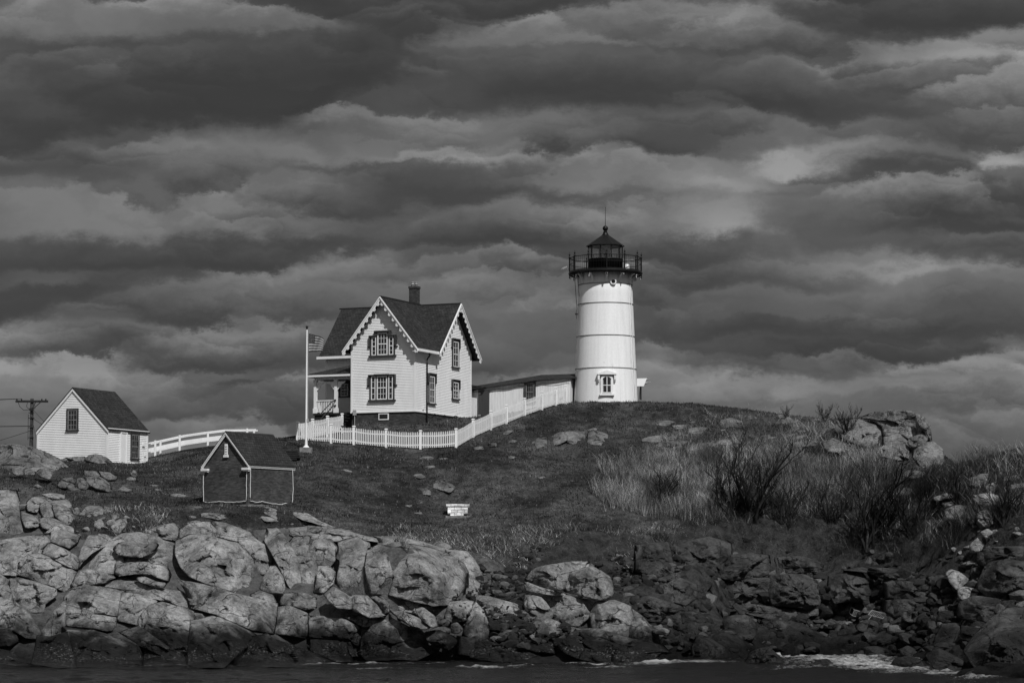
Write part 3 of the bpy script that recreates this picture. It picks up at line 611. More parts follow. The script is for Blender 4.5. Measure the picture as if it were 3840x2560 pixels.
ROCKS = [  # (zone, material, label or None for bedrock, points, options)
 (Z5,'g',0,[(-60,40),(110,45),(128,110),(125,180),(165,260),(182,340),(100,375),(-60,382)],{}),
 (Z5,'g',0,[(-60,385),(200,345),(330,338),(348,380),(290,430),(285,470),(200,480),(120,520),(110,600),(-60,590)],{}),
 (Z5,'g','smooth tilted granite slab lying diagonally, upper left of the shore ledge',[(330,385),(440,430),(520,480),(540,520),(525,570),(450,545),(360,500),(285,455)],dict(dz=.35)),
 (Z5,'g',0,[(200,475),(280,470),(400,520),(515,590),(500,650),(430,710),(330,670),(200,625),(110,595),(120,520)],{}),
 (Z5,'g',0,[(-60,590),(0,600),(60,640),(55,680),(-60,690)],{}),
 (Z5,'g',0,[(60,640),(130,630),(250,660),(370,700),(375,740),(300,800),(290,850),(190,850),(70,780),(62,700)],{}),
 (Z5,'g',0,[(-60,680),(60,690),(100,790),(200,870),(265,990),(255,1025),(170,1020),(80,970),(-60,930)],dict(dz=.4)),
 (Z5,'g',0,[(-60,960),(90,970),(128,1010),(125,1050),(60,1090),(-60,1080)],{}),
 (Z5,'g',0,[(-60,1100),(105,1130),(110,1180),(200,1215),(-60,1220)],{}),
 (Z5,'g',0,[(560,420),(600,345),(700,335),(760,350),(755,385),(690,420),(620,460),(560,520),(535,560),(540,480)],{}),
 (Z5,'g',0,[(690,420),(760,370),(830,335),(930,325),(1060,350),(1190,385),(1200,450),(1190,520),(1150,580),(1000,560),(780,590),(690,600),(590,560),(600,510),(640,450)],dict(p=3)),
 (Z5,'g','overhanging granite cap rock resting on the big rounded ledge dome, left shore',[(770,430),(800,390),(880,375),(930,395),(1020,400),(1045,380),(1075,400),(1060,430),(1020,460),(960,485),(900,485),(840,475),(790,465)],dict(dz=1.15,T=.4)),
 (Z5,'g',0,[(780,530),(950,520),(1080,520),(1130,560),(1150,600),(1145,650),(1100,640),(1020,600),(920,600),(820,610),(775,590)],dict(dz=.45)),
 (Z5,'g','thin wedge of granite sitting under the dome, beside the tall vertical crack',[(915,625),(980,615),(1060,650),(1130,660),(1110,695),(1050,690),(960,660)],dict(dz=.7)),
 (Z5,'g',0,[(970,310),(1100,270),(1180,255),(1213,290),(1198,370),(1120,360),(1040,335)],{}),
 (Z5,'g',0,[(490,670),(530,590),(590,565),(720,595),(790,625),(700,660),(560,680),(500,690)],{}),
 (Z5,'g',0,[(705,685),(760,650),(860,635),(980,660),(1100,700),(1220,715),(1300,790),(1305,840),(1240,830),(1130,780),(1000,760),(900,735),(800,700)],dict(dz=.2)),
 (Z5,'g',0,[(450,760),(500,700),(600,680),(730,700),(835,720),(825,800),(800,880),(700,862),(560,870),(440,870)],dict(dz=.1)),
 (Z5,'g',0,[(440,875),(560,865),(680,880),(800,890),(795,960),(760,990),(640,970),(480,950),(440,940)],{}),
 (Z5,'g',0,[(835,730),(950,740),(1050,765),(1060,790),(1010,820),(960,900),(940,940),(850,920),(805,910),(815,820)],{}),
 (Z5,'g',0,[(970,880),(1020,820),(1100,800),(1220,830),(1300,860),(1300,980),(1290,1080),(1250,1150),(1150,1100),(1050,1040),(960,970),(950,920)],dict(dz=.2,p=2.8)),
 (Z5,'g',0,[(440,970),(640,990),(830,1050),(950,1100),(975,1160),(970,1222),(780,1222),(520,1222),(500,1160),(460,1060)],dict(dz=.3)),
 (Z5,'g',0,[(270,1000),(370,850),(450,770),(440,870),(440,950),(420,1000),(330,1020)],{}),
 (Z5,'g',0,[(225,1200),(260,1020),(340,1030),(450,1000),(470,1080),(500,1170),(510,1225),(380,1228)],{}),
 (Z5,'g',0,[(975,1110),(1060,1110),(1180,1150),(1320,1222),(980,1222)],{}),
 (Z5,'g',0,[(820,1000),(950,960),(1150,1100),(1280,1160),(1280,1215),(1100,1150),(980,1100)],dict(dz=-.5)),
 (Z5,'g',0,[(1212,380),(1217,300),(1290,260),(1420,245),(1475,300),(1460,350),(1300,345)],{}),
 (Z5,'g',0,[(1420,245),(1530,255),(1680,310),(1740,360),(1600,372),(1480,345),(1450,290)],{}),
 (Z5,'g',0,[(1212,385),(1300,345),(1400,350),(1600,400),(1700,500),(1720,610),(1715,700),(1640,728),(1560,720),(1400,655),(1300,615),(1245,550),(1212,470)],dict(dz=.35,p=3)),
 (Z5,'g',0,[(1620,370),(1730,365),(1800,410),(1840,470),(1830,560),(1790,590),(1720,600),(1710,510),(1640,430)],{}),
 (Z5,'g','small angular granite block wedged upright under the ledge brow',[(1830,550),(1870,545),(1920,620),(1935,700),(1920,730),(1830,730),(1760,700),(1790,620)],dict(dz=.6)),
 (Z5,'g',0,[(1820,300),(1880,300),(1930,350),(1990,440),(2040,560),(2060,650),(2050,710),(1990,725),(1940,640),(1900,560),(1840,450),(1800,380)],dict(dz=.3)),
 (Z5,'g',0,[(1930,280),(2100,275),(2250,285),(2400,300),(2400,400),(2280,380),(2100,350),(2000,360),(1940,330)],dict(lean=1.6)),
 (Z5,'g',0,[(1960,400),(2000,360),(2100,350),(2090,450),(2150,530),(2160,700),(2120,720),(2060,700),(2040,600),(2010,500)],{}),
 (Z5,'g',0,[(2100,360),(2250,370),(2290,420),(2270,500),(2230,545),(2140,530),(2090,450)],dict(dz=.3)),
 (Z5,'g',0,[(2161,550),(2230,545),(2270,590),(2260,660),(2200,720),(2130,720),(2150,640)],dict(dz=.3)),
 (Z5,'g',0,[(1240,650),(1400,680),(1560,730),(1700,760),(1860,800),(1850,900),(1835,990),(1700,970),(1560,910),(1470,870),(1320,830),(1280,720)],dict(dz=.3)),
 (Z5,'g',0,[(1862,830),(1960,820),(2080,870),(2120,920),(2130,1000),(2100,1030),(1990,1020),(1840,990),(1850,900)],dict(dz=.1)),
 (Z5,'g',0,[(1310,930),(1440,895),(1560,930),(1700,1000),(1740,1030),(1620,1120),(1520,1220),(1290,1220),(1290,1050)],{}),
 (Z5,'g',0,[(1640,1080),(1720,1030),(1820,1010),(1850,1040),(2060,1110),(2250,1190),(2200,1222),(1600,1222)],dict(dz=.2)),
 (Z5,'g',0,[(2110,890),(2200,890),(2320,950),(2330,1040),(2200,1050),(2140,1030)],{}),
 (Z5,'g',0,[(1900,740),(1980,725),(2060,730),(2140,760),(2140,830),(2060,840),(1900,800)],{}),
 (Z5,'g',0,[(1700,740),(1760,710),(1850,740),(1870,790),(1800,790),(1720,770)],{}),
 (Z5,'g',0,[(1300,860),(1370,870),(1400,900),(1320,925)],{}),
 (Z5,'g',0,[(2130,1060),(2250,1050),(2360,1060),(2360,1160),(2240,1140),(2140,1100)],{}),
 # left cluster above the ledge
 (Z3,'g','pale flat-topped granite block nearest the big slab at the left edge of the photo',[(205,990),(250,955),(350,950),(420,990),(310,1010),(290,1075),(210,1060)],dict(base=0)),
 (Z3,'g','long light slab capping the rock pile left of the brick oil house',[(300,930),(420,925),(510,940),(525,975),(430,970),(380,960)],{}),
 (Z3,'g','dark faced boulder in the middle of the rock pile on the left slope',[(300,1015),(420,985),(520,975),(555,1010),(540,1060),(440,1020),(400,1050),(430,1120),(330,1110)],{}),
 (Z3,'g','leaning cracked boulder with a pale face in the rock pile on the left slope',[(400,1020),(450,1015),(560,1080),(580,1130),(560,1165),(500,1165),(430,1110)],dict(dz=.4)),
 (Z3,'g','small block squeezed beside the leaning cracked boulder',[(560,1050),(600,1030),(620,1070),(600,1110),(570,1100)],{}),
 (Z3,'g','rounded pale boulder half sunk in turf, right part of the left rock pile',[(620,1070),(680,1020),(780,1025),(810,1060),(870,1070),(760,1110),(680,1115)],{}),
 (Z3,'g','rock wedge pointing right behind the rounded pale boulder',[(800,1020),(880,1045),(875,1075),(810,1060)],{}),
 (Z3,'g',0,[(290,1110),(420,1120),(520,1170),(610,1210),(640,1235),(440,1230),(320,1190)],{}),
 (Z3,'g','pyramid shaped rock standing in grass above the ledge',[(710,1190),(740,1150),(775,1115),(800,1150),(820,1200),(760,1210)],dict(lean=.5)),
 (Z3,'g','dark angular boulder right of the pyramid shaped rock',[(850,1195),(900,1130),(980,1120),(988,1165),(930,1230),(850,1240)],{}),
 (Z3,'g','low rock just behind the dark angular boulder above the ledge',[(850,1080),(920,1080),(940,1110),(870,1140)],{}),
 (Z3,'g',0,[(160,1060),(205,1080),(300,1110),(310,1180),(200,1200),(165,1130)],{}),
 (Z3,'g','flat slab of granite just under the string of lights, left of the oil house corner',[(1470,1100),(1560,1075),(1700,1080),(1775,1120),(1700,1132),(1600,1112)],dict(lean=2.5,base=1)),
 (Z3,'g',0,[(1950,1025),(2080,1030),(2180,1070),(2240,1130),(2180,1150),(2060,1090),(1960,1050)],dict(lean=2.2)),
 (Z3,'g',0,[(2250,1070),(2380,1078),(2450,1120),(2400,1130),(2280,1110)],dict(lean=2.5)),
 (Z3,'g',0,[(2000,1100),(2100,1110),(2180,1150),(2050,1145)],dict(lean=2.5)),
 (Z5,'g',0,[(1980,175),(2080,185),(2170,240),(2290,290),(2180,270),(2060,235),(1990,200)],dict(lean=3)),
 (Z5,'g',0,[(350,310),(430,300),(540,340),(520,380),(470,420),(400,400),(345,380)],{}),
 # upper left mound and rocks by the workshop
 (Z3,'u',0,[(-120,640),(-80,580),(0,557),(120,552),(240,572),(350,615),(440,660),(530,730),(572,790),(520,825),(400,830),(250,810),(90,775),(-120,760)],dict(lean=1.0,T=1.2,w_=.6,dz=.5,fc=.5)),
 (Z3,'u','rounded boulder at the foot of the big rock mound, furthest left',[(85,735),(130,725),(185,740),(190,780),(140,795),(95,775)],dict(base=1,dz=1.3)),
 (Z3,'u','squarish boulder leaning on the big rock mound left of the workshop',[(270,770),(310,735),(370,730),(415,765),(400,800),(380,825),(320,800)],dict(base=1,dz=1.2)),
 (Z3,'u','low cracked boulder below the big rock mound, left end of the outcrop under the workshop',[(435,870),(470,830),(560,850),(590,880),(570,900),(480,890)],dict(base=1)),
 (Z3,'u',0,[(470,815),(560,800),(585,850),(560,860),(500,830)],dict(base=1)),
 (Z3,'u','upright slab between the low cracked boulder and the large ridged outcrop',[(590,810),(640,808),(690,870),(670,900),(600,900)],dict(base=1)),
 (Z3,'u',0,[(650,800),(760,790),(840,840),(860,890),(850,915),(760,900),(700,870)],dict(base=1,lean=1.3)),
 (Z3,'u',0,[(650,750),(740,755),(790,790),(700,802),(650,790)],dict(base=1,lean=1.3)),
 (Z3,'u',0,[(760,755),(850,765),(905,800),(900,820),(830,828),(785,790)],dict(base=1,lean=1.4)),
 (Z3,'u','flat rock against the foot of the white workshop wall, left one of two',[(450,680),(510,650),(580,642),(655,640),(665,672),(560,690)],dict(base=1)),
 (Z3,'u','rounded rock against the foot of the white workshop wall, right one of two',[(650,672),(690,630),(750,622),(820,645),(870,690),(760,697),(680,688)],dict(base=1)),
 (Z3,'u','small dark upright stone on the lawn below the workshop window',[(1008,775),(1030,745),(1060,755),(1062,797),(1015,797)],dict(base=1,lean=.4)),
 (Z3,'u','flat pale stone lying in front of the small dark upright stone',[(975,808),(1000,800),(1050,800),(1058,825),(980,828)],dict(base=1,lean=1.5)),
 (Z3,'u','broad low rock in the turf between the left outcrop and the oil house',[(895,905),(950,865),(980,885),(1050,900),(980,915)],dict(base=1,lean=2)),
 (Z3,'u','thin pale stone flush with the lawn, halfway from the left outcrop to the oil house',[(1145,860),(1200,857),(1245,868),(1180,874)],dict(base=1,lean=2)),
 (Z3,'u','little pale stone under the thin stone flush with the lawn',[(1190,897),(1215,888),(1240,898),(1215,910)],dict(base=1)),
 (Z3,'u','small half buried rock below the big rock mound at the left',[(250,870),(290,855),(325,875),(310,888)],dict(base=1)),
 # middle shore
 (Z6,'g',0,[(130,245),(250,215),(330,260),(330,330),(300,400),(320,560),(290,590),(150,580),(120,480),(140,380)],{}),
 (Z6,'g',0,[(330,290),(400,265),(480,290),(505,330),(500,430),(470,520),(420,585),(350,580),(325,500),(310,400)],dict(dz=.2)),
 (Z6,'g',0,[(510,300),(600,265),(740,290),(870,330),(960,390),(985,440),(985,540),(950,610),(880,650),(760,655),(620,625),(480,590),(520,480),(500,400)],dict(dz=.5,p=2.6)),
 (Z6,'g',0,[(400,205),(540,205),(700,240),(860,290),(980,300),(1030,350),(1080,430),(1085,480),(1060,500),(980,430),(870,350),(740,305),(560,275),(430,260)],dict(lean=1.3)),
 (Z6,'g',0,[(980,440),(1060,500),(1085,520),(1070,600),(1000,635),(955,620),(980,540)],{}),
 (Z6,'g',0,[(-60,140),(120,150),(275,185),(400,215),(420,245),(260,215),(160,235),(-60,215)],dict(lean=2)),
 (Z6,'g','oblong boulder perched on top of the ledge under the grass, mid shore',[(758,255),(800,228),(880,255),(897,280),(850,292),(780,272)],dict(dz=.5)),
 (Z6,'g','pale broken slab leaning below the ledge, left of the rubble shelf',[(20,590),(90,540),(180,590),(235,650),(220,690),(120,690),(60,640)],dict(dz=.6,lean=1.4)),
 (Z6,'g',0,[(170,600),(320,605),(420,700),(440,740),(330,745),(230,700)],dict(lean=1.4)),
 (Z6,'g',0,[(330,605),(420,610),(470,660),(470,710),(430,720),(380,650)],{}),
 (Z6,'g',0,[(450,590),(620,635),(780,665),(850,740),(780,775),(640,720),(520,700),(470,660)],dict(dz=-.4)),
 (Z6,'g','long pale slab tilted across the rubble shelf below the ledge',[(470,705),(540,700),(620,730),(730,780),(745,820),(700,835),(600,800),(540,760)],dict(dz=.8,lean=1.3)),
 (Z6,'g','upright pale boulder standing in the middle of the rubble shelf',[(640,690),(700,680),(780,740),(797,810),(760,820),(690,770)],dict(dz=.8)),
 (Z6,'g','small pale rock on the right end of the rubble shelf',[(780,790),(850,755),(885,775),(870,805),(800,812)],dict(dz=.9)),
 (Z6,'g','grey rock with five corners below the small pale rock on the rubble shelf',[(885,795),(930,780),(975,830),(940,860),(890,855)],dict(dz=.8)),
 (Z6,'g','dark wet block sitting on the lower ledge below the rubble shelf',[(710,850),(800,830),(920,880),(932,930),(880,972),(770,940),(720,900)],dict(dz=.7)),
 (Z6,'g',0,[(290,900),(360,810),(430,790),(560,860),(700,920),(760,980),(650,1030),(330,1030),(280,980)],dict(dz=.2)),
 (Z6,'g',0,[(430,790),(500,760),(620,820),(700,880),(715,935),(600,900),(480,860)],dict(dz=.2)),
 (Z6,'g',0,[(-60,760),(150,760),(290,830),(310,880),(280,1000),(200,1000),(100,900),(-60,880)],{}),
 (Z6,'g',0,[(-60,900),(100,910),(200,1000),(220,1045),(-60,1040)],{}),
 (Z6,'g',0,[(150,745),(260,735),(440,750),(470,775),(420,800),(300,810)],dict(lean=1.4)),
 (Z6,'g',0,[(1060,600),(1150,612),(1330,660),(1368,700),(1368,800),(1300,812),(1180,745),(1110,700),(1050,650)],dict(lean=1.5)),
 (Z6,'g','tall pointed rock fin standing below the bright sloping slab, mid shore',[(970,860),(1000,760),(1050,640),(1110,700),(1147,800),(1140,895),(1040,895)],dict(dz=.6)),
 (Z6,'g',0,[(1150,800),(1250,785),(1330,830),(1400,880),(1420,930),(1250,925),(1130,895)],{}),
 (Z6,'g',0,[(930,870),(1060,885),(1200,930),(1400,970),(1490,1010),(1400,1048),(1180,1048),(940,1000)],dict(dz=.4)),
 (Z6,'g','left half of the split capstone on top of the rock stack, mid shore',[(1390,490),(1440,425),(1520,400),(1700,372),(1820,368),(1810,410),(1690,450),(1655,565),(1540,565),(1420,520)],dict(lean=.6,dz=.5)),
 (Z6,'g','right half of the split capstone on top of the rock stack, mid shore',[(1700,450),(1840,400),(1900,430),(1965,475),(1987,540),(1982,600),(1910,635),(1790,605),(1650,572),(1660,500)],dict(lean=.6,dz=.7)),
 (Z6,'g','thin granite plate sandwiched under the split capstone',[(1388,500),(1500,545),(1675,590),(1670,606),(1560,598),(1392,575)],dict(lean=.2,dz=.8)),
 (Z6,'g',0,[(1395,600),(1450,598),(1500,610),(1540,660),(1578,720),(1560,758),(1470,735),(1400,700),(1385,650)],dict(dz=.5)),
 (Z6,'g',0,[(1480,600),(1670,605),(1850,640),(1895,650),(1840,720),(1750,805),(1640,795),(1570,755),(1570,700)],dict(lean=.6)),
 (Z6,'g',0,[(1875,650),(2000,640),(2100,680),(2125,760),(2115,885),(2040,885),(1840,825),(1830,740)],dict(lean=.7,dz=.2)),
 (Z6,'g',0,[(1368,705),(1450,720),(1560,760),(1670,800),(1765,820),(1700,885),(1520,895),(1420,855),(1362,790)],dict(dz=.5)),
 (Z6,'g',0,[(2110,690),(2180,740),(2290,860),(2300,925),(2180,925),(2105,885)],{}),
 (Z6,'g',0,[(1350,900),(1450,895),(1590,920),(1590,990),(1480,985),(1380,955)],{}),
 (Z6,'g','flat dark slab tilted towards the surf below the rock stack',[(1562,885),(1730,898),(1832,1000),(1760,1032),(1660,992)],dict(dz=.5,lean=1.5)),
 (Z6,'g',0,[(1720,820),(1900,830),(2100,890),(2300,930),(2360,985),(2100,1005),(1900,985),(1800,920)],{}),
 (Z6,'g',0,[(1990,1000),(2200,1000),(2310,990),(2240,1065),(2100,1085),(1985,1075)],{}),
 (Z6,'g',0,[(1800,960),(1980,1000),(1990,1070),(1850,1050),(1760,1030)],{}),
 (Z6,'g',0,[(880,650),(950,640),(1040,640),(1000,760),(900,785),(850,740)],dict(dz=-.4)),
 (Z6,'g','pale flat stone beside the dark cove boulders, right of the rock stack',[(2205,790),(2300,808),(2380,835),(2360,870),(2270,862)],dict(lean=2)),
 # right shore, bedrock of the dark cliff
 (Z8,'k',0,[(480,480),(700,500),(900,530),(1050,600),(1040,640),(900,620),(760,580),(600,540),(470,510)],dict(lean=2,dz=.4)),
 (Z8,'k',0,[(1500,370),(1560,352),(1750,370),(1800,420),(1790,472),(1650,462),(1510,462)],dict(lean=.4)),
 (Z8,'k',0,[(1500,472),(1700,472),(1790,482),(1812,560),(1740,605),(1640,605),(1500,545)],dict(lean=.4)),
 (Z8,'k',0,[(1165,330),(1270,318),(1420,350),(1480,420),(1490,545),(1400,560),(1380,480),(1270,480),(1200,490),(1160,420)],dict(lean=.3)),
 (Z8,'k',0,[(800,330),(960,320),(1130,340),(1150,480),(1090,550),(960,510),(820,500),(790,420)],dict(lean=.3,rough=1.6)),
 (Z8,'k',0,[(490,370),(600,345),(790,340),(800,490),(650,500),(480,485)],dict(lean=.3,rough=1.6)),
 (Z8,'k',0,[(510,250),(560,200),(640,190),(780,200),(800,320),(560,350),(500,330)],dict(lean=.5,rough=1.5)),
 (Z8,'k',0,[(810,200),(1000,210),(1150,260),(1250,290),(1150,330),(820,330)],dict(lean=.6,rough=1.5)),
 (Z8,'k',0,[(250,130),(420,90),(540,130),(550,200),(470,260),(400,330),(220,320),(180,220)],dict(lean=.8,rough=1.6)),
 (Z8,'k',0,[(-20,140),(170,120),(190,220),(210,310),(120,330),(-20,290)],dict(lean=.9,rough=1.6)),
 (Z8,'k',0,[(60,340),(220,330),(340,380),(350,450),(270,500),(100,450)],dict(lean=.9,rough=1.6)),
 (Z8,'k',0,[(-40,470),(60,450),(270,520),(330,560),(280,600),(130,610),(-40,580)],dict(lean=.9,rough=1.5)),
 (Z8,'k',0,[(1250,290),(1420,310),(1500,345),(1700,350),(1690,300),(1560,280),(1350,270)],dict(lean=1.2,rough=1.4)),
 (Z8,'k',0,[(2050,700),(2150,600),(2250,540),(2420,530),(2420,975),(2230,960),(2080,900),(2000,780)],dict(lean=.6,rough=1.5)),
 (Z8,'k',0,[(2085,340),(2140,250),(2250,230),(2420,250),(2420,440),(2250,470),(2130,440),(2080,400)],dict(lean=.5,rough=1.3)),
 (Z8,'k',0,[(1960,480),(2060,450),(2200,470),(2250,540),(2200,600),(2060,602),(1950,570)],dict(rough=1.3)),
 (Z8,'k',0,[(1850,620),(1960,615),(1970,700),(1900,745),(1800,725)],{}),
 (Z8,'k',0,[(1970,630),(2085,645),(2070,735),(1965,705)],{}),
 (Z8,'k',0,[(2080,180),(2150,150),(2340,145),(2420,180),(2250,245),(2100,262),(2065,230)],{}),
 (Z8,'k',0,[(1760,330),(1850,320),(1900,370),(1880,410),(1800,405)],{}),
 # boulders of the cove
 (Z8,'d','big rounded dark boulder, left of the cove beach',[(508,600),(560,568),(650,563),(700,600),(718,650),(690,712),(600,722),(520,670)],dict(base=1,dz=.4)),
 (Z8,'d','lumpy round dark boulder just above the surf, middle of the cove',[(788,700),(850,662),(930,680),(957,730),(930,772),(830,775),(783,742)],dict(base=1)),
 (Z8,'d','small dark boulder between the lumpy round one and the cobbles',[(990,740),(1040,722),(1110,740),(1122,790),(1050,803),(990,792)],dict(base=1)),
 (Z8,'d','glistening wet rock sticking up in the foam, left of the cove',[(640,850),(680,790),(720,770),(790,757),(870,830),(885,862),(740,868)],dict(lean=.5)),
 (Z8,'d','dark wedge shaped block at the water, left end of the cove',[(312,760),(350,700),(430,705),(530,770),(532,822),(400,830),(318,805)],dict(base=1)),
 (Z8,'d','flat dark block behind the wedge shaped block, left end of the cove',[(165,700),(230,670),(330,668),(430,710),(340,770),(200,760)],dict(base=1)),
 (Z8,'d','long dark boulder with a sloping back, left part of the cove beach',[(738,600),(850,588),(960,640),(1012,690),(990,722),(870,662),(750,640)],dict(base=1)),
 (Z8,'d','smooth round cobble boulder at the foot of the cliff, middle of the cove',[(1178,570),(1190,540),(1222,527),(1262,540),(1278,570),(1265,600),(1230,607),(1192,597)],dict(base=1,dz=.3)),
 (Z8,'d','dark rounded rock two steps left of the smooth round cobble boulder',[(968,540),(1010,518),(1047,560),(1022,588),(975,572)],dict(base=1)),
 (Z8,'d','leaning pale slab next to the smooth round cobble boulder',[(1122,535),(1145,518),(1212,590),(1197,608),(1130,562)],dict(base=1,lean=.4)),
 (Z8,'d','low boulder lying below the lobster traps',[(1318,625),(1390,588),(1480,610),(1492,642),(1400,672),(1330,655)],dict(base=1,dz=.4)),
 (Z8,'d','wet boulder standing in the white surf, right of the cove',[(1528,882),(1560,830),(1650,812),(1720,840),(1767,897),(1690,905),(1600,900)],dict(lean=.5)),
 (Z8,'d','large wet boulder at the right edge of the surf',[(1748,800),(1830,768),(1900,798),(1992,850),(2022,905),(1940,917),(1800,895)],dict(lean=.5)),
 (Z8,'d','low wet boulder at the waterline under the second heap of cobbles',[(1318,805),(1380,758),(1450,752),(1600,800),(1460,822),(1400,835)],dict(base=1)),
 (Z8,'d','dark hump of rock in the right half of the cobble beach',[(1398,705),(1500,658),(1600,700),(1602,762),(1500,794),(1408,744)],dict(base=1)),
 (Z8,'d','low dark rock awash in the middle of the surf',[(1025,880),(1090,835),(1150,830),(1195,872),(1100,890)],dict(lean=.6)),
 (Z8,'d','tiny dark rock awash left of the middle of the surf',[(990,838),(1010,812),(1045,818),(1060,836),(1020,842)],dict(lean=.6)),
 (Z8,'d','flat rock awash nearest the camera in the surf',[(1395,915),(1440,890),(1500,895),(1525,918),(1460,925)],dict(lean=.8)),
 (Z8,'d','small wet boulder between the surf and the large right boulder',[(1588,775),(1640,748),(1702,780),(1692,815),(1600,810)],dict(base=1)),
 (Z8,'d','broad dark boulder above the large wet boulder, right shore',[(1728,760),(1850,728),(1960,735),(2052,750),(2040,805),(1900,790),(1760,785)],dict(base=1)),
 (Z8,'d','dark rock jutting into the water at the lower right corner',[(1950,925),(2060,895),(2065,955),(1960,950)],dict(lean=.5)),
 (Z8,'g','pale triangular slab tilted against the boulders, right of the cliff blocks',[(1868,302),(1905,283),(1960,300),(2022,350),(1940,412),(1900,370)],dict(dz=.8,lean=1.3)),
 (Z8,'g','light boulder under the pale triangular slab',[(1940,402),(1990,388),(2085,410),(2050,455),(1955,475)],dict(dz=.5)),
 (Z8,'d','upper one of two stones stacked left of the light boulder',[(1838,418),(1930,408),(1942,440),(1900,462),(1850,452)],dict(dz=.4)),
 (Z8,'d','lower one of two stones stacked left of the light boulder',[(1860,462),(1920,460),(1902,542),(1858,542)],dict(dz=.4)),
 (Z8,'g','upright granite block beside the shrubs, second from the top of the right slope pile',[(2018,132),(2080,80),(2112,130),(2082,182),(2020,182)],dict(dz=.3)),
 (Z8,'g','topmost small granite block of the pile on the right slope',[(2083,57),(2130,33),(2167,60),(2120,97)],dict(dz=.4)),
 (Z8,'d','dark boulder under the brush where the cliff ends, right of centre',[(1990,240),(2050,228),(2070,265),(2010,280)],{}),
 # outcrop on the skyline and rocks in the brush
 (Z7,'u',0,[(1365,142),(1450,110),(1560,97),(1650,108),(1695,130),(1692,240),(1640,195),(1590,200),(1580,242),(1500,247),(1490,190),(1440,160)],dict(lean=.8,T=1.2,base=1,dz=-1)),
 (Z7,'u',0,[(1688,122),(1740,140),(1775,190),(1785,292),(1700,245)],dict(lean=.4,base=1,dz=-.4)),
 (Z7,'u',0,[(1178,205),(1250,165),(1340,155),(1400,180),(1490,200),(1502,260),(1480,312),(1380,312),(1290,282),(1200,232)],dict(lean=.9,base=1)),
 (Z7,'u',0,[(1588,205),(1690,195),(1692,245),(1650,267),(1590,242)],dict(lean=.3,dz=.2,base=1)),
 (Z7,'u',0,[(1498,260),(1580,240),(1642,290),(1642,382),(1560,365),(1500,312)],dict(lean=.4,base=1)),
 (Z7,'u','blocky boulder wedged high in the side of the skyline outcrop',[(1643,265),(1720,240),(1767,265),(1752,297),(1670,327),(1640,302)],dict(lean=.4,dz=1.2,base=1)),
 (Z7,'u',0,[(1690,310),(1790,293),(1842,330),(1857,400),(1832,442),(1740,452),(1680,380)],dict(lean=.4,base=1)),
 (Z7,'u',0,[(1458,322),(1540,308),(1592,340),(1602,400),(1480,375)],dict(base=1)),
 (Z7,'u',0,[(1110,290),(1180,268),(1262,300),(1262,352),(1150,345)],dict(base=1,lean=1.4)),
 (Z7,'u','flat pale rock among dead stems left of the skyline outcrop',[(928,292),(1050,275),(1140,290),(1100,317),(950,322)],dict(base=1,lean=2)),
 (Z7,'u','long flat slab near the crest of the hill right of the lighthouse',[(600,128),(700,130),(735,148),(650,152),(610,143)],dict(base=1,lean=2.5)),
 (Z7,'u','small flat slab near the crest, right of the long one',[(838,120),(890,120),(907,138),(850,142)],dict(base=1,lean=2.5)),
 (Z7,'u','rock showing through thicket below the skyline outcrop',[(1600,500),(1640,460),(1700,465),(1782,480),(1770,502),(1680,522)],dict(base=1)),
 (Z7,'u','rounded pale boulder in the thicket, under the skyline outcrop',[(1560,605),(1600,570),(1670,573),(1682,622),(1600,625)],dict(base=1)),
 (Z7,'g',0,[(2005,515),(2090,483),(2200,480),(2222,520),(2150,562),(2030,562)],dict(base=0)),
 (Z7,'g',0,[(2213,502),(2340,488),(2420,520),(2230,538)],{}),
 (Z7,'g',0,[(2108,560),(2200,522),(2222,570),(2190,612),(2130,602)],dict(dz=.3)),
 (Z7,'g',0,[(2218,560),(2352,540),(2420,540),(2420,622),(2230,612)],{}),
 (Z7,'g',0,[(2038,612),(2150,600),(2252,650),(2242,702),(2130,692),(2050,652)],dict(dz=.4)),
 (Z7,'g','pale flat rock at the right edge, under the layered boulders',[(2238,632),(2352,628),(2420,640),(2420,690),(2250,692)],dict(dz=.3)),
 (Z7,'g','thin upper plate of the split rock in the brush, right side',[(1788,632),(1870,600),(1980,610),(1997,642),(1860,642),(1800,652)],dict(dz=.4,lean=.7)),
 (Z7,'g','thin lower plate of the split rock in the brush, right side',[(1846,662),(1990,640),(1987,662),(1870,692)],dict(dz=.5,lean=.5)),
 (Z7,'g','rounded boulder under the split rock in the brush, right side',[(1858,702),(1950,673),(2032,690),(2032,752),(1960,784),(1880,762)],dict(dz=.4)),
 (Z7,'g','cracked boulder in the brush, right of the rounded one',[(2068,722),(2120,700),(2202,740),(2202,802),(2110,812),(2068,772)],dict(dz=.4)),
 (Z7,'u','flat rock on the brushy crest at the right edge',[(2248,352),(2352,333),(2420,340),(2400,367),(2260,377)],dict(base=1,lean=.8)),
 (Z7,'u','pale rock lying left of the thicket, upper one of two under the crest',[(288,207),(350,196),(402,210),(380,237),(300,237)],dict(base=1,lean=1.8)),
 (Z7,'u','long pale rock above the reeds, lower one of two under the crest',[(98,292),(200,280),(300,282),(290,315),(110,322)],dict(base=1,lean=1.6)),
 (Z7,'u','thin dark edged slab in the turf, uphill from the reeds',[(188,187),(280,180),(300,200),(220,212)],dict(base=1,lean=2)),
 # hillside below the fence
 (Z4,'u',0,[(1815,595),(1880,550),(1942,545),(1942,612),(1900,632),(1850,622)],dict(base=1,lean=1.1)),
 (Z4,'u',0,[(1942,590),(1950,540),(2050,510),(2235,500),(2242,600),(2200,642),(2130,602),(2080,572),(2030,602),(1980,612)],dict(base=1,lean=1.2,p=3)),
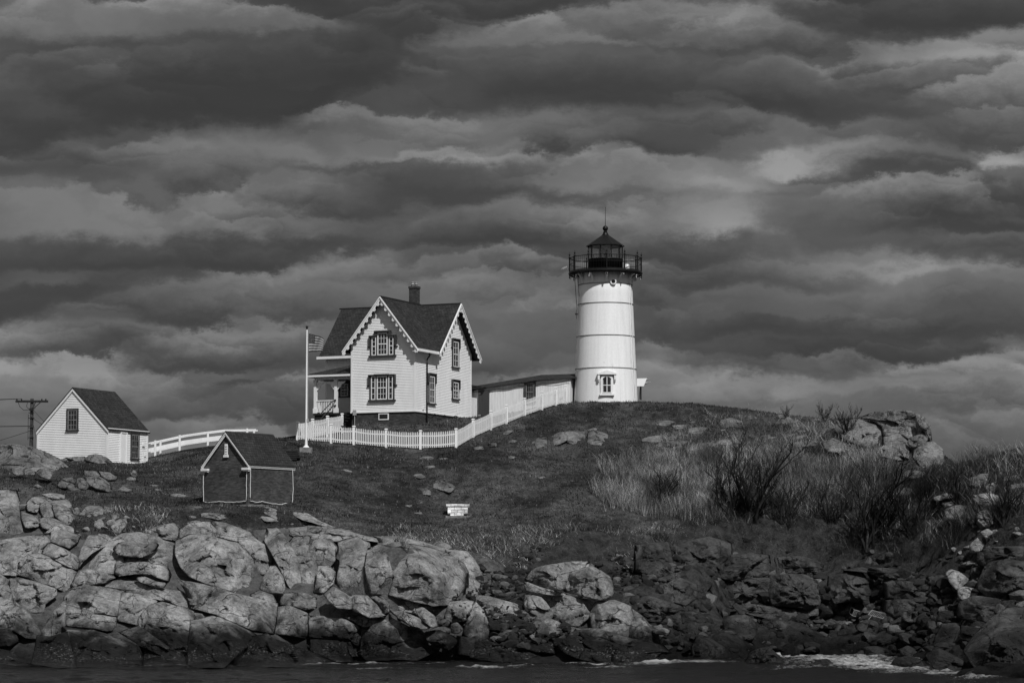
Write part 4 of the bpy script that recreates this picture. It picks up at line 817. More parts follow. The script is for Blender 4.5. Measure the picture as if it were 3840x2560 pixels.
 (Z4,'u',0,[(2238,612),(2250,510),(2290,500),(2350,508),(2400,530),(2390,600),(2352,620),(2280,635)],dict(base=1,lean=1.0)),
 (Z4,'u','pale flat stone on the bank below the rising fence, right one of two',[(1508,592),(1570,587),(1577,612),(1520,620)],dict(base=1)),
 (Z4,'u','rough flat stone on the bank below the rising fence, left one of two',[(1398,622),(1470,610),(1482,637),(1410,642)],dict(base=1)),
 (Z4,'u','half buried rock close under the rising fence',[(1608,522),(1660,490),(1702,495),(1650,532)],dict(base=1,lean=1.6)),
 (Z4,'u','low rock in the turf left of the large hillside outcrop',[(1618,582),(1680,564),(1727,570),(1700,592)],dict(base=1,lean=1.6)),
 (Z4,'u','broad gravelly patch of bare rock on the slope above the white bench',[(1085,885),(1180,825),(1302,850),(1292,902),(1230,952),(1160,932),(1105,917)],dict(base=1,lean=3.2,T=.22)),
 (Z4,'u','smaller bare rock patch beside the gravelly one',[(1013,942),(1050,905),(1107,935),(1090,972),(1030,967)],dict(base=1,lean=3.0,T=.2)),
 (Z4,'u','thin pale stone in the lawn above the gravelly rock',[(1038,762),(1100,751),(1142,765),(1060,777)],dict(base=1,lean=2.5)),
 (Z4,'u','dark flat rock touching the gravelly patch at its upper left',[(948,822),(1010,810),(1062,840),(1000,852)],dict(base=1,lean=2.5)),
 (Z4,'u','flat stone in the lawn left of the white bench',[(868,1047),(960,1040),(940,1060)],dict(base=1,lean=2.5)),
 (Z4,'u','small pale stone in the rough grass right of the gravelly rock',[(1878,842),(1920,830),(1932,845),(1890,852)],dict(base=1,lean=2)),
]
KM = dict(g='granite', u='granite_up', k='darkrock', d='darkrock')
bed = {}
for i, (zf, k, lab, pts_, op) in enumerate(ROCKS):
    op = dict(op)
    if k in 'gk' and not op.get('base') and zf is not Z3 and zf is not Z7:
        op['dz'] = op.get('dz', 0) + ((.62 if k == 'g' else 1.15) if lab == 0 else .8); op['w_'] = .5 if lab == 0 else .3
        if zf is Z6 and sum(a[0] for a in pts_) / len(pts_) > 1040: op['front'] = True; op['dz'] -= .5
        if lab == 0: op['grow'] = 1.10; op['p'] = 13 if k == 'g' else 8; op['fc'] = .7 if k == 'g' else .9; op.setdefault('lean', .35 + .5 * abs(math.sin(i * 1.7))); op['dz'] += .35 * math.sin(i * 2.3)
    elif zf is Z7 and k == 'u' and lab == 0: op.pop('base', 0); op['w_'] = .75; op['dz'] = 1.0; op['lean'] = .3; op['p'] = 9; op['grow'] = 1.14; op['fc'] = .7
    elif zf is Z4 and lab == 0: op.pop('base', 0); op['w_'] = .6; op['dz'] = .3; op['lean'] = .5; op['p'] = 8; op['grow'] = 1.1; op['fc'] = .8
    elif k == 'u' and lab == 0: op['p'] = 7; op['grow'] = 1.08; op['fc'] = .7
    elif zf is Z3 and k == 'g': op['dz'] = op.get('dz', 0) + .3; op['w_'] = .5
    V_, f_ = rock_body(zf(pts_), 100 + i * 7, **op)
    if lab == 0:
        bed.setdefault(k, []).append((V_, f_))
    else:
        o3 = np.array([V_[:, 0].mean(), V_[:, 1].mean(), V_[:, 2].min()])
        o = np_mesh('boulder', V_ - o3, f_, M[KM[k]]); o.location = o3
        tag(o, lab, 'boulder')
# crumbling cliff: rugged chunks of bedrock breaking out of the bank
_rc = np.random.RandomState(5)
def chunk_shape(seed):
    import bmesh
    bm = bmesh.new(); bmesh.ops.create_icosphere(bm, subdivisions=2, radius=1.0); co = np.array([v.co[:] for v in bm.verts]); f = np.array([[v.index for v in q.verts] for q in bm.faces]); bm.free()
    r_ = np.random.RandomState(seed)
    for _ in range(9):
        d = r_.randn(3); d /= np.linalg.norm(d); h = r_.uniform(.4, .8); t = co @ d; co -= np.outer(np.maximum(t - h, 0) * .96, d)
    return co, f
SHP = [chunk_shape(s) for s in range(14)]
cv = []; cf = []; off = 0
for (n_, x0, y0, x1, y1, s0, s1) in [(1300,1780,2050,2560,2330,.06,.36),(800,1850,2080,2600,2420,.12,.5),(520,2400,2060,3560,2330,.12,.5),(520,2600,2120,3560,2400,.2,.75),(260,3450,2080,3860,2500,.15,.6),(260,2350,2330,3560,2440,.1,.4),(160,1700,2180,1900,2330,.05,.22)]:
    for _ in range(n_):
        px = _rc.uniform(x0, x1); py = _rc.uniform(y0, y1)
        if px < 2450 and py < 2045 + 90 * abs(math.sin(px * .011)) : continue
        if px > 2500 and py < 2130 + 60 * math.sin(px * .013) and _rc.rand() < .75: continue
        Yv = float(dmap(np.array([px]), np.array([py]))[0]); c_ = np.array(P(px, py, Yv)); s = s0 + (s1 - s0) * _rc.rand() ** 2
        co, f = SHP[_rc.randint(14)]; a = _rc.rand() * 6.28; b = _rc.uniform(-.5, .5)
        q = co * s * np.array([_rc.uniform(.8, 1.7), _rc.uniform(.7, 1.1), _rc.uniform(.5, .95)]); q = q @ np.array([[1, 0, 0], [0, math.cos(b), -math.sin(b)], [0, math.sin(b), math.cos(b)]]).T @ np.array([[math.cos(a), -math.sin(a), 0], [math.sin(a), math.cos(a), 0], [0, 0, 1]]).T
        q = q + c_ + np.array([0, s * .1 - .55, -s * .1]); cv.append(q); cf.append(f + off); off += len(q)
# low ledges breaking through the turf
tv = []; tf = []; toff = 0
for (n_, x0, y0, x1, y1, s0, s1) in [(16,1560,1590,2280,1720,.2,.9),(30,2450,1545,3150,1680,.2,1.0),(10,80,1730,760,1960,.15,.6),(9,1200,1700,2250,1960,.1,.4),(14,700,1880,1500,1985,.15,.7),(10,3000,1560,3200,1640,.3,.9)]:
    for _ in range(n_):
        px = _rc.uniform(x0, x1); py = _rc.uniform(y0, y1); Yv = depth(px, py)
        if Yv is None or (1090 < px < 2140 and Yv > 176.0) or (740 < px < 1120 and Yv > 158.0) or Yv > 187: continue
        s = s0 + (s1 - s0) * _rc.rand() ** 2.5; co, f = SHP[_rc.randint(14)]; a = _rc.uniform(-.5, .5)
        q = co * s * np.array([_rc.uniform(.9, 1.6), _rc.uniform(.6, 1.0), _rc.uniform(.16, .34)]); q = q @ np.array([[math.cos(a), -math.sin(a), 0], [math.sin(a), math.cos(a), 0], [0, 0, 1]]).T
        gx0, gy0 = P(px, py, Yv)[0], Yv; sl = (gnd(gx0, gy0 + .6) - gnd(gx0, gy0 - .6)) / 1.2; sx_ = (gnd(gx0 + .6, gy0) - gnd(gx0 - .6, gy0)) / 1.2
        q[:, 2] += q[:, 1] * sl + q[:, 0] * sx_; q = q + np.array([gx0, gy0, gnd(gx0, gy0) - s * .03]); tv.append(q); tf.append(f + toff); toff += len(q)
tl_ = np_mesh('turf_ledges', np.vstack(tv), np.vstack(tf), M['granite_up'], smooth=False, k=3); tag(tl_, kind='structure')
crag = np_mesh('cliff_face', np.vstack(cv), np.vstack(cf), M['cliff'], smooth=False, k=3); tag(crag, kind='structure')
for k, lst in bed.items():
    off = 0; vs = []; fs = []
    for V_, f_ in lst: vs.append(V_); fs.append(f_ + off); off += len(V_)
    o = np_mesh({'g': 'granite_ledge', 'u': 'hillside_bedrock', 'k': 'cliff_bedrock'}[k], np.vstack(vs), np.vstack(fs), M[KM[k]]); tag(o, kind='structure')

# free rubble: a few shapes copied as separate stones
def blob(seed, n=3, flat=.7):
    import bmesh
    bm = bmesh.new(); bmesh.ops.create_icosphere(bm, subdivisions=n, radius=1.0)
    co = np.array([v.co[:] for v in bm.verts]); rs = np.random.RandomState(seed)
    for _ in range(11):
        d = rs.randn(3); d /= np.linalg.norm(d); h = rs.uniform(.55, .85); t = co @ d
        co -= np.outer(np.maximum(t - h, 0) * .92, d)
    co += fbm(co[:, 0] * 1.5 + seed, co[:, 1] * 1.5, co[:, 2] * 1.5, 4)[:, None] * .22 * co
    co *= np.array([1, .9, flat]); co[:, 2] -= co[:, 2].min() * .75
    for v, c in zip(bm.verts, co): v.co = c
    me = bpy.data.meshes.new('stone'); bm.to_mesh(me); bm.free()
    for p_ in me.polygons: p_.use_smooth = True
    return me
SM = {k: [] for k in ('darkrock', 'granite')}
for k in SM:
    for s in range(5):
        me = blob(s + 11, 3, .55 + .1 * (s % 4)); me.materials.append(M[k]); SM[k].append(me)
def scatter(n, rect, s0, s1, mk, name, label, cat, group, test=None, sink=.25):
    c = 0; tries = 0
    while c < n and tries < n * 30:
        tries += 1
        px = rnd.uniform(rect[0], rect[2]); py = rnd.uniform(rect[1], rect[3])
        if test and not test(px, py): continue
        Y = depth(px, py)
        if Y is None: continue
        x, y, z = P(px, py, Y)
        s = s0 + (s1 - s0) * rnd.random() ** 2.2
        o = bpy.data.objects.new(name, rnd.choice(SM[mk])); COL.objects.link(o)
        o.location = (x, y - s * .2, z - s * sink); o.rotation_euler = (rnd.uniform(-.4, .4), rnd.uniform(-.4, .4), rnd.uniform(0, 6.3))
        o.scale = (s * rnd.uniform(.8, 1.3), s * rnd.uniform(.7, 1.1), s * rnd.uniform(.6, 1.0))
        tag(o, label, cat, group); c += 1
scatter(150, (2500, 2270, 3520, 2455), .10, .42, 'darkrock', 'cobble', 'dark cobble on the cove beach between the cliff and the surf', 'cobble', 'cobbles of the cove beach', lambda x, y: y > 2300 + abs(x - 3080) * .10)
scatter(36, (3050, 2290, 3300, 2420), .12, .30, 'granite', 'pale_cobble', 'pale cobble among dark ones at the foot of the cliff', 'cobble', 'pale cobbles of the cove beach')
scatter(34, (1450, 2270, 1760, 2400), .12, .38, 'granite', 'rubble_stone', 'grey rubble stone on the shelf under the big ledge', 'stone', 'rubble under the ledge')
scatter(34, (180, 1930, 520, 2010), .12, .35, 'granite', 'slope_stone', 'small grey stone in the rock pile on the left slope', 'stone', 'stones of the left rock pile')
scatter(34, (3560, 1960, 3840, 2260), .2, .6, 'granite', 'slope_rock', 'rough rock in the pile on the slope at the right edge', 'rock', 'rocks of the right slope')

# ------------------------------------------------------------------ building helpers
def clip(poly, z, keep_above):
    out = []
    for i in range(len(poly)):
        a, b = poly[i], poly[(i + 1) % len(poly)]
        ia = (a[1] >= z) == keep_above or abs(a[1] - z) < 1e-9; ib = (b[1] >= z) == keep_above or abs(b[1] - z) < 1e-9
        if ia: out.append(a)
        if ia != ib:
            t = (z - a[1]) / (b[1] - a[1]); out.append((a[0] + (b[0] - a[0]) * t, z))
    return out
def clapboards(mb, O, u, n, poly, e=.110, lip=.026, mi=0):
    O, u, n = Vector(O), Vector(u), Vector(n); Z = Vector((0, 0, 1))
    z0 = min(p[1] for p in poly); zt = max(p[1] for p in poly); z = z0
    while z < zt - 1e-4:
        q = clip(clip(poly, z, True), min(z + e, zt), False)
        if len(q) >= 3:
            off = lambda zz: lip * (1 - (zz - z) / e) + .002
            mb.add([O + u * a + Z * b + n * off(b) for a, b in q], [tuple(range(len(q)))], mi)
            lo = [a for a, b in q if abs(b - z) < 1e-6]
            if lo:
                a0, a1 = min(lo), max(lo)
                mb.add([O + u * a0 + Z * z + n * .002, O + u * a1 + Z * z + n * .002, O + u * a1 + Z * z + n * (lip + .002), O + u * a0 + Z * z + n * (lip + .002)], [(0, 1, 2, 3)], mi)
        z += e
def light(par, fr, O, u, n, a0, a1, z0, z1, cols, rows, name='sash', bar=.055, mun=.022, split=True, mat_=None, gname='pane'):
    """white sash with glass: outer bars, meeting rail, muntins"""
    s = MB(); g = MB(); d = fr
    s.frame(O, u, n, a0, a0 + bar, .01, d, z0, z1); s.frame(O, u, n, a1 - bar, a1, .01, d, z0, z1)
    s.frame(O, u, n, a0 + bar, a1 - bar, .01, d, z0, z0 + bar); s.frame(O, u, n, a0 + bar, a1 - bar, .01, d, z1 - bar, z1)
    zm = (z0 + z1) / 2
    if split: s.frame(O, u, n, a0 + bar, a1 - bar, .01, d, zm - bar * .45, zm + bar * .45)
    for i in range(1, cols):
        a = a0 + bar + (a1 - a0 - 2 * bar) * i / cols
        s.frame(O, u, n, a - mun / 2, a + mun / 2, .012, d - .012, z0 + bar, z1 - bar)
    zz = [(z0, zm), (zm, z1)] if split else [(z0, z1)]
    for za, zb in zz:
        for i in range(1, rows):
            z = za + (zb - za) * i / rows
            s.frame(O, u, n, a0 + bar, a1 - bar, .014, d - .014, z - mun / 2, z + mun / 2)
    g.frame(O, u, n, a0 + bar * .5, a1 - bar * .5, .0, d - .03, z0 + bar * .5, z1 - bar * .5)
    so = s.build(name, mat_ or M['white'], par); g.build(gname, M['glass'], par)
    return so
def hooded_window(par, O, u, n, ac, w, z0, z1, cols=2, rows=2, name='window', ear=.14):
    c = MB(); h = w / 2; ct = .13
    c.frame(O, u, n, ac - h, ac - h + ct, 0, .07, z0, z1); c.frame(O, u, n, ac + h - ct, ac + h, 0, .07, z0, z1)
    c.frame(O, u, n, ac - h + ct, ac + h - ct, 0, .07, z1 - ct, z1); c.frame(O, u, n, ac - h - .07, ac + h + .07, 0, .13, z0 - .10, z0)
    c.frame(O, u, n, ac - h - .02, ac + h + .02, 0, .17, z1, z1 + .07)
    for sg in (-1, 1):     # drip-moulding ears
        a = ac + sg * h
        c.frame(O, u, n, min(a, a + sg * ear * .5), max(a, a + sg * ear * .5), 0, .15, z1 - .55, z1 + .07)
        c.frame(O, u, n, min(a, a + sg * ear), max(a, a + sg * ear), 0, .11, z1 - .62, z1 - .55)
    wo_ = c.build(name, M['trim'], par)
    light(wo_, .075, O, u, n, ac - h + ct, ac + h - ct, z0, z1 - ct, cols, rows)
    return wo_
def triple_window(par, O, u, n, ac, z0, zs, zc, name='triple_window'):
    c = MB(); H = .95; hc = .40; d = .08
    for a0, a1 in ((-H, -H + .11), (H - .11, H), (-hc - .10, -hc), (hc, hc + .10)): c.frame(O, u, n, ac + a0, ac + a1, 0, d, z0, zs if abs(a0) > .6 or abs(a1) > .8 else zc)
    for s in (-1, 1):
        b0, b1 = sorted((s * H, s * hc)); c.frame(O, u, n, ac + b0, ac + b1, 0, .10, zs, zs + .11)
        q0, q1 = sorted((s * H, s * (H + .10))); c.frame(O, u, n, ac + q0, ac + q1, 0, .16, zs - .62, zs + .11)
        q0, q1 = sorted((s * H, s * (H + .2))); c.frame(O, u, n, ac + q0, ac + q1, 0, .10, zs - .72, zs - .62)
        b0, b1 = sorted((s * (H - .0), s * (hc + .1))); c.frame(O, u, n, ac + b0, ac + b1, .10, .20, zs + .04, zs + .11)
        if zc > zs + .2:
            q0, q1 = sorted((s * hc, s * (hc + .24))); c.frame(O, u, n, ac + q0, ac + q1, 0, .17, zs + .11, zc + .13)
    c.frame(O, u, n, ac - hc - .14, ac + hc + .14, 0, .12, zc, zc + .13)
    c.frame(O, u, n, ac - hc - .16, ac + hc + .16, .12, .24, zc + .05, zc + .13)
    c.frame(O, u, n, ac - H - .1, ac + H + .1, 0, .16, z0 - .12, z0)
    o = c.build(name, M['trim'], par)
    light(o, .09, O, u, n, ac - hc + .005, ac + hc - .005, z0, zc, 3, 2, 'centre_sash', .075)
    for s in (-1, 1):
        b0, b1 = sorted((s * (H - .11), s * (hc + .10))); light(o, .09, O, u, n, ac + b0, ac + b1, z0, zs, 1, 2, 'side_sash', .06)
    return o
def slab(mb, pts, th=.12, mi=0): mb.prism(pts, (0, 0, -th), mi)
def scallop_board(par, p0, p1, outn, name='bargeboard', depth_=.24, n=10, rad=.115):
    """carved rake board from eave tip p0 to apex p1, hanging scallops along its lower edge"""
    p0, p1, o = Vector(p0), Vector(p1), Vector(outn); d = (p1 - p0); L = d.length; d.normalize()
    dn = Vector((0, 0, -1)); mb = MB()
    mb.prism([p0, p1, p1 + dn * depth_, p0 + dn * depth_], o * .05)
    mb.prism([p0 + o * .05, p1 + o * .05, p1 + o * .05 + dn * .11, p0 + o * .05 + dn * .11], o * .05)
    u = Vector((d.x, d.y, 0)).normalized()
    for k in range(n):
        c = p0 + d * (L * (k + .45) / n) + dn * (depth_ + rad * .80)
        m = 12; ring = []
        for j in range(m):
            t0, t1 = 2 * math.pi * j / m, 2 * math.pi * (j + 1) / m
            f = lambda t, r: c + u * (r * math.cos(t)) + Vector((0, 0, 1)) * (r * math.sin(t))
            mb.prism([f(t0, rad), f(t1, rad), f(t1, rad * .36), f(t0, rad * .36)], o * .04)
        # concave web joining the scallops
        e0 = p0 + d * (L * k / n) + dn * depth_; e1 = p0 + d * (L * (k + 1) / n) + dn * depth_
        mb.prism([e0, e1, e1 + dn * .05, (e0 + e1) / 2 + dn * .12, e0 + dn * .05], o * .035)
    return mb.build(name, M['white'], par)
X_, Y_, Zv = (1, 0, 0), (0, 1, 0), Vector((0, 0, 1))

# ------------------------------------------------------------------ keeper's house
TH = R(24)
hp = P(1556, 1537, 183); house = empty('keepers_house', hp, -TH)
tag(house, 'white clapboard keepers house with steep scalloped gables and brick chimney', 'house')
W1, W2, S0, SW = 4.93, 9.17, 3.2, 5.97          # wing width, right wall length, front of main body, its width
SM_ = S0 + SW / 2; XL = -8.62
RZ = 7.92
kw, km = 1.267, 1.085
ew, em = RZ - .14 - kw * W1 / 2, RZ - .14 - km * SW / 2
core = MB()
core.prism([(-W1, 0, 0), (0, 0, 0), (0, 0, ew), (-W1 / 2, 0, RZ - .16), (-W1, 0, ew)], (0, SM_, 0))
core.prism([(0, S0, 0), (0, W2, 0), (0, W2, em), (0, SM_, RZ - .16), (0, S0, em)], (XL, 0, 0))
clapboards(core, (0, 0, 0), (-1, 0, 0), (0, -1, 0), [(0, 0), (W1, 0), (W1, ew - .02), (W1 / 2, RZ - .2), (0, ew - .02)])
clapboards(core, (0, 0, 0), Y_, X_, [(0, 0), (S0, 0), (S0, 4.6), (0, ew)])
clapboards(core, (0, 0, 0), Y_, X_, [(S0, 0), (W2, 0), (W2, em), (SM_, RZ - .2), (S0, em)])
clapboards(core, (0, S0, 0), (-1, 0, 0), (0, -1, 0), [(W1, 0), (-XL, 0), (-XL, em), (W1, em)])
clapboards(core, (XL, 0, 0), Y_, (-1, 0, 0), [(S0, 0), (W2, 0), (W2, em), (SM_, RZ - .2), (S0, em)])
core.build('clapboard_wall', M['siding'], house)
cb = MB()
for (x, y, sx, sy) in ((0, 0, 1, -1), (-W1, 0, -1, -1), (0, W2, 1, 1), (XL, S0, -1, -1), (XL, W2, -1, 1)):
    t = ew if abs(y) < .1 else em
    x0, x1 = sorted((x - sx * .12, x + sx * .03)); y0, y1 = sorted((y - sy * .12, y + sy * .03)); cb.box(x0, x1, y0, y1, -.02, t - .02)
cb.build('corner_boards', M['white'], house)
wt_ = MB(); wt_.box(-W1 - .04, .04, -.05, 0, -.10, 0); wt_.box(0, .05, 0.0, W2 + .04, -.10, 0); wt_.box(XL - .04, -W1, S0 - .05, S0, -.10, 0)
wt_.build('water_table', M['white'], house)
fd = MB(); fd.box(-W1 + .04, -.04, .04, S0 + .5, -2.4, -.02); fd.box(XL + .04, -.042, S0 + .04, W2 - .04, -2.4, -.021); fd.build('brick_foundation', M['brick'], house)
bwn = MB(); bwn.frame((0, .04, 0), (-1, 0, 0), (0, -1, 0), 2.02, 2.80, 0, .05, -.62, -.16); bo = bwn.build('basement_window', M['white'], house)
g_ = MB(); g_.frame((0, .04, 0), (-1, 0, 0), (0, -1, 0), 2.09, 2.73, .05, .06, -.54, -.22); g_.build('pane', M['glass'], bo)
# roofs
ohE, ohR = .45, .50
rf = MB(); xr = -W1 / 2
for s in (-1, 1):
    xe = xr + s * (W1 / 2 + ohE); ze = RZ - kw * (W1 / 2 + ohE)
    yv = SM_ - (RZ - ze) / km          # where the valley meets the eave height
    slab(rf, [(xe, -ohR, ze), (xe, yv, ze), (xr, SM_, RZ), (xr, -ohR, RZ)])
rf.build('front_wing_roof', M['shingle'], house)
rm = MB(); ye = S0 - ohE; zme = RZ - km * (SW / 2 + ohE)
for s in (-1, 1):
    yy = SM_ + s * (SW / 2 + ohE); slab(rm, [(ohR + .06, yy, zme), (ohR + .06, SM_, RZ), (XL - .35, SM_, RZ), (XL - .35, yy, zme)])
rm.build('main_roof', M['shingle'], house)
rc = MB(); rc.box(xr - .07, xr + .07, -ohR, SM_ - .3, RZ - .06, RZ + .03); rc.box(XL - ohR, ohR + .06, SM_ - .07, SM_ + .07, RZ - .06, RZ + .035); rc.build('ridge_cap', M['darkwood'], house)
# eave boards and gutters
ge = MB(); zw = RZ - kw * (W1 / 2 + ohE)
yv = SM_ - (RZ - zw) / km
ge.box(ohE - .02, ohE + .08, -ohR, yv + .15, zw - .20, zw - .02); ge.box(.03, ohE - .02, -ohR + .02, yv, zw - .2, zw - .17)
ge.box(XL - ohR, -W1 - .03, ye - .08, ye + .02, zme - .20, zme - .02); ge.box(XL - ohR + .02, -W1 - .03, ye + .02, S0 - .02, zme - .2, zme - .17)
ge.build('eave_gutter', M['white'], house)
# bargeboards: front gable, right gable, left gable
for s in (-1, 1):
    scallop_board(house, (xr + s * (W1 / 2 + ohE), -ohR, zw - .03), (xr, -ohR, RZ - .03), (0, -1, 0))
    scallop_board(house, (ohR + .06, SM_ + s * (SW / 2 + ohE), zme - .03), (ohR + .06, SM_, RZ - .03), (1, 0, 0), n=11)
# windows
FO, FU, FN = (0, -.02, 0), (-1, 0, 0), (0, -1, 0)
triple_window(house, FO, FU, FN, 2.47, 3.86, 5.12, 5.42)
triple_window(house, FO, FU, FN, 2.50, .78, 2.42, 2.42)
RO = (.02, 0, 0)
hooded_window(house, RO, Y_, X_, 2.55, 1.05, .62, 2.62)
hooded_window(house, RO, Y_, X_, 6.42, 1.12, 3.42, 5.36)
hooded_window(house, RO, Y_, X_, 6.42, 1.12, 1.16, 2.46)
for ac in (5.9, 7.0): hooded_window(house, (0, S0 - .02, 0), FU, FN, ac + .1, .85, 1.35, 2.35, 2, 2, 'porch_window')
dp = MB(); dp.tube([(.42, 1.35, zw - .15), (.40, 1.5, zw - .35), (.12, 1.66, zw - .62), (.10, 1.7, zw - .9), (.10, 1.7, -1.0)], .055, 8); dp.build('downspout', M['iron'], house)
cd = MB(); cd.tube([(.06, 6.75, .1), (.06, 6.75, .85)], .03, 6); cd.box(.03, .10, 1.12, 1.28, .10, .3); cd.build('wall_conduit', M['white'], house)
cdd = MB()
for a, b in (((.07, 1.8, -.08), (.07, 3.0, -.08)), ((.07, 3.0, -.08), (.07, 4.6, -.08)), ((.07, 4.6, -.08), (.07, 6.4, -.02)), ((.07, 6.4, -.02), (.07, 9.1, -.08))):
    cdd.tube([tuple(a[i] + (b[i] - a[i]) * t / 6 - (.16 * math.sin(math.pi * t / 6) if i == 2 else 0) for i in range(3)) for t in range(7)], .018, 5)
cdd.build('utility_cable', M['wire'], house)
mt = MB(); mt.box(-4.72, -4.5, -.16, -.02, -.25, .12); mt.tube([(-4.6, -.1, -.2), (-4.62, -.1, -2.2)], .03, 6); mt.build('electric_meter', M['grey'], house)
ch = MB(); ch.box(-3.39, -2.81, SM_ - .29, SM_ + .29, 7.2, 9.12); ch.box(-3.43, -2.77, SM_ - .33, SM_ + .33, 9.12, 9.28); cho = ch.build('chimney', M['brick'], house)
for dx_ in (-.14, .14):
    pt = MB(); pt.lathe([(.11, 9.28), (.10, 9.42), (.13, 9.42), (.13, 9.46), (.1, 9.46), (.1, 9.56), (.12, 9.56), (.12, 9.6), (.0, 9.6)], (-3.10 + dx_, SM_, 0), 14); pt.build('chimney_pot', M['grey'], cho)
fl = MB(); fl.box(-3.48, -2.72, SM_ - .50, SM_ - .30, 7.45, 7.74); fl.build('flashing', M['darkwood'], cho)
# porch
pf, pr, pl = .45, -W1 - .02, -8.15     # front, right, left (local)
po = MB(); po.box(pl, pr, pf, S0 - .03, -.14, 0); po.build('porch_floor', M['darkwood'], house)
pb = MB(); pb.box(pl + .06, pr, pf + .08, pf + .16, -2.2, -.14); pb.box(pl + .06, pl + .14, pf + .16, S0, -2.2, -.14); pb.build('porch_skirt', M['darkwood'], house)
rz0, rz1 = 2.72, 3.62
pr_ = MB(); L0, L1, FF = pl - .35, pr, pf - .35
slab(pr_, [(L0, FF, rz0), (L1, FF, rz0), (L1, S0, rz1), (L0 + 2.4, S0, rz1)], .07)
slab(pr_, [(L0, FF, rz0), (L0 + 2.4, S0, rz1), (L0, S0, rz0)], .07); pr_.build('porch_roof', M['shingle'], house)
pe = MB(); pe.box(L0 - .04, L1, FF - .05, FF + .02, rz0 - .2, rz0 - .07); pe.box(L0 - .04, L0 + .03, FF + .02, S0, rz0 - .2, rz0 - .07); pe.box(L0 + .03, L1, FF + .02, S0 - .05, rz0 - .14, rz0 - .10)
pe.box(pl + .05, pr, pf + .05, pf + .17, rz0 - .38, rz0 - .14); pe.box(pl + .05, pl + .17, pf + .17, S0, rz0 - .38, rz0 - .14); pe.build('porch_eave', M['white'], house)
for px_ in (pl + .11, -6.42):
    q = MB(); q.box(px_ - .10, px_ + .10, pf + .02, pf + .22, 0, rz0 - .38); q.box(px_ - .14, px_ + .14, pf - .02, pf + .26, 0, .34); q.box(px_ - .13, px_ + .13, pf - .01, pf + .25, rz0 - .52, rz0 - .38)
    q.build('porch_post', M['white'], house)
    for s in (-1, 1):
        if px_ < -7 and s < 0: continue
        k = MB(); x0 = px_ + s * .13
        k.prism([(x0, pf + .08, rz0 - .52), (x0 + s * .62, pf + .08, rz0 - .52), (x0 + s * .5, pf + .08, rz0 - .66), (x0 + s * .34, pf + .08, rz0 - .7), (x0 + s * .24, pf + .08, rz0 - .92), (x0 + s * .12, pf + .08, rz0 - .98), (x0, pf + .08, rz0 - 1.15)], (0, .06, 0))
        k.build('porch_bracket', M['white'], house)
rl = MB(); rl.box(pl + .2, -6.52, pf + .06, pf + .18, .84, .91); rl.box(pl + .2, -6.52, pf + .09, pf + .15, .08, .14)
x = pl + .3
while x < -6.55: rl.box(x - .028, x + .028, pf + .095, pf + .145, .14, .84); x += .135
y = pf + .4
rl.box(pl + .06, pl + .16, pf + .3, S0, .84, .91)
while y < S0: rl.box(pl + .09, pl + .14, y - .028, y + .028, .06, .84); y += .135
rl.build('porch_railing', M['white'], house)
hr = MB()
for zz0, dd in ((.88, 0), (.5, 0)):
    hr.tube([(-6.4, pf - .02, zz0), (-6.5, pf - .2, zz0 - .06), (-7.05, pf - 1.1, zz0 - 1.05)], .035, 6)
    hr.lathe([(.0, -.07), (.06, -.04), (.07, 0), (.06, .04), (0, .07)], (-6.4, pf - .04, zz0), 8)
hr.build('stair_handrail', M['iron'], house)
st = MB()
for k in range(6): st.box(-6.3, -5.1, pf - .3 * (k + 1), pf - .3 * k, -.2 * (k + 1) - .05, -.2 * (k + 1))
st.build('porch_steps', M['darkwood'], house)
bk = MB(); bk.box(-.9, 1.0, W2 + .02, W2 + 1.2, 2.05, 2.16); slab(bk, [(1.05, W2, 2.18), (1.05, W2 + 1.3, 2.18), (-1, W2 + 1.3, 2.5), (-1, W2, 2.5)], .08); bk.build('rear_porch_roof', M['shingle'], house)

# ------------------------------------------------------------------ covered passage
pw0 = P(1771, 1575, 191.8); passage = empty('covered_passage', pw0)
tag(passage, 'low covered passage of white vertical boards linking the house to the lighthouse', 'passage')
def LP(px, py, Y): q = P(px, py, Y); return Vector((q[0] - pw0[0], q[1] - pw0[1], q[2] - pw0[2]))
eL, eM, eR = LP(1766, 1463, 191.8), LP(1990, 1430, 190.4), LP(2140, 1419, 189.6)
dv = Vector((.0, 2.3, 0)); zb = -1.3
wl = MB()
for a, b in ((eL, eM), (eM, eR)): wl.prism([(a.x, a.y, zb), (b.x, b.y, zb), (b.x, b.y, b.z), (a.x, a.y, a.z)], dv)
eE = LP(2160, 1420, 191.3); wl.prism([(eR.x + .01, eR.y, zb), (eE.x, eE.y, zb), (eE.x, eE.y, eR.z - .02), (eR.x + .01, eR.y, eR.z)], (0, 1.2, 0))
wl.build('board_wall', M['whiteboard'], passage)
rp = MB(); rr = [LP(1766, 1449, 193), LP(2030, 1405, 191.6), LP(2160, 1401, 191)]; ee = [p + Vector((0, -.22, .01)) for p in (eL, LP(2011, 1424, 190.2), LP(2160, 1416, 189.6))]
for i in range(2):
    rp.prism([ee[i], ee[i + 1], rr[i + 1], rr[i]], (0, 0, -.08)); b0_, b1_ = ee[i] + Vector((0, 2.9, 0)), ee[i + 1] + Vector((0, 2.9, 0)); rp.prism([rr[i], rr[i + 1], b1_, b0_], (0, 0, -.08))
rp.build('passage_roof', M['shingle'], passage)
def on_wall(px): t = (px - 1766) / (2140 - 1766); return eL.lerp(eR, t)
uw = (eR - eL); uw.z = 0; uw.normalize(); nw = Vector((uw.y, -uw.x, 0))
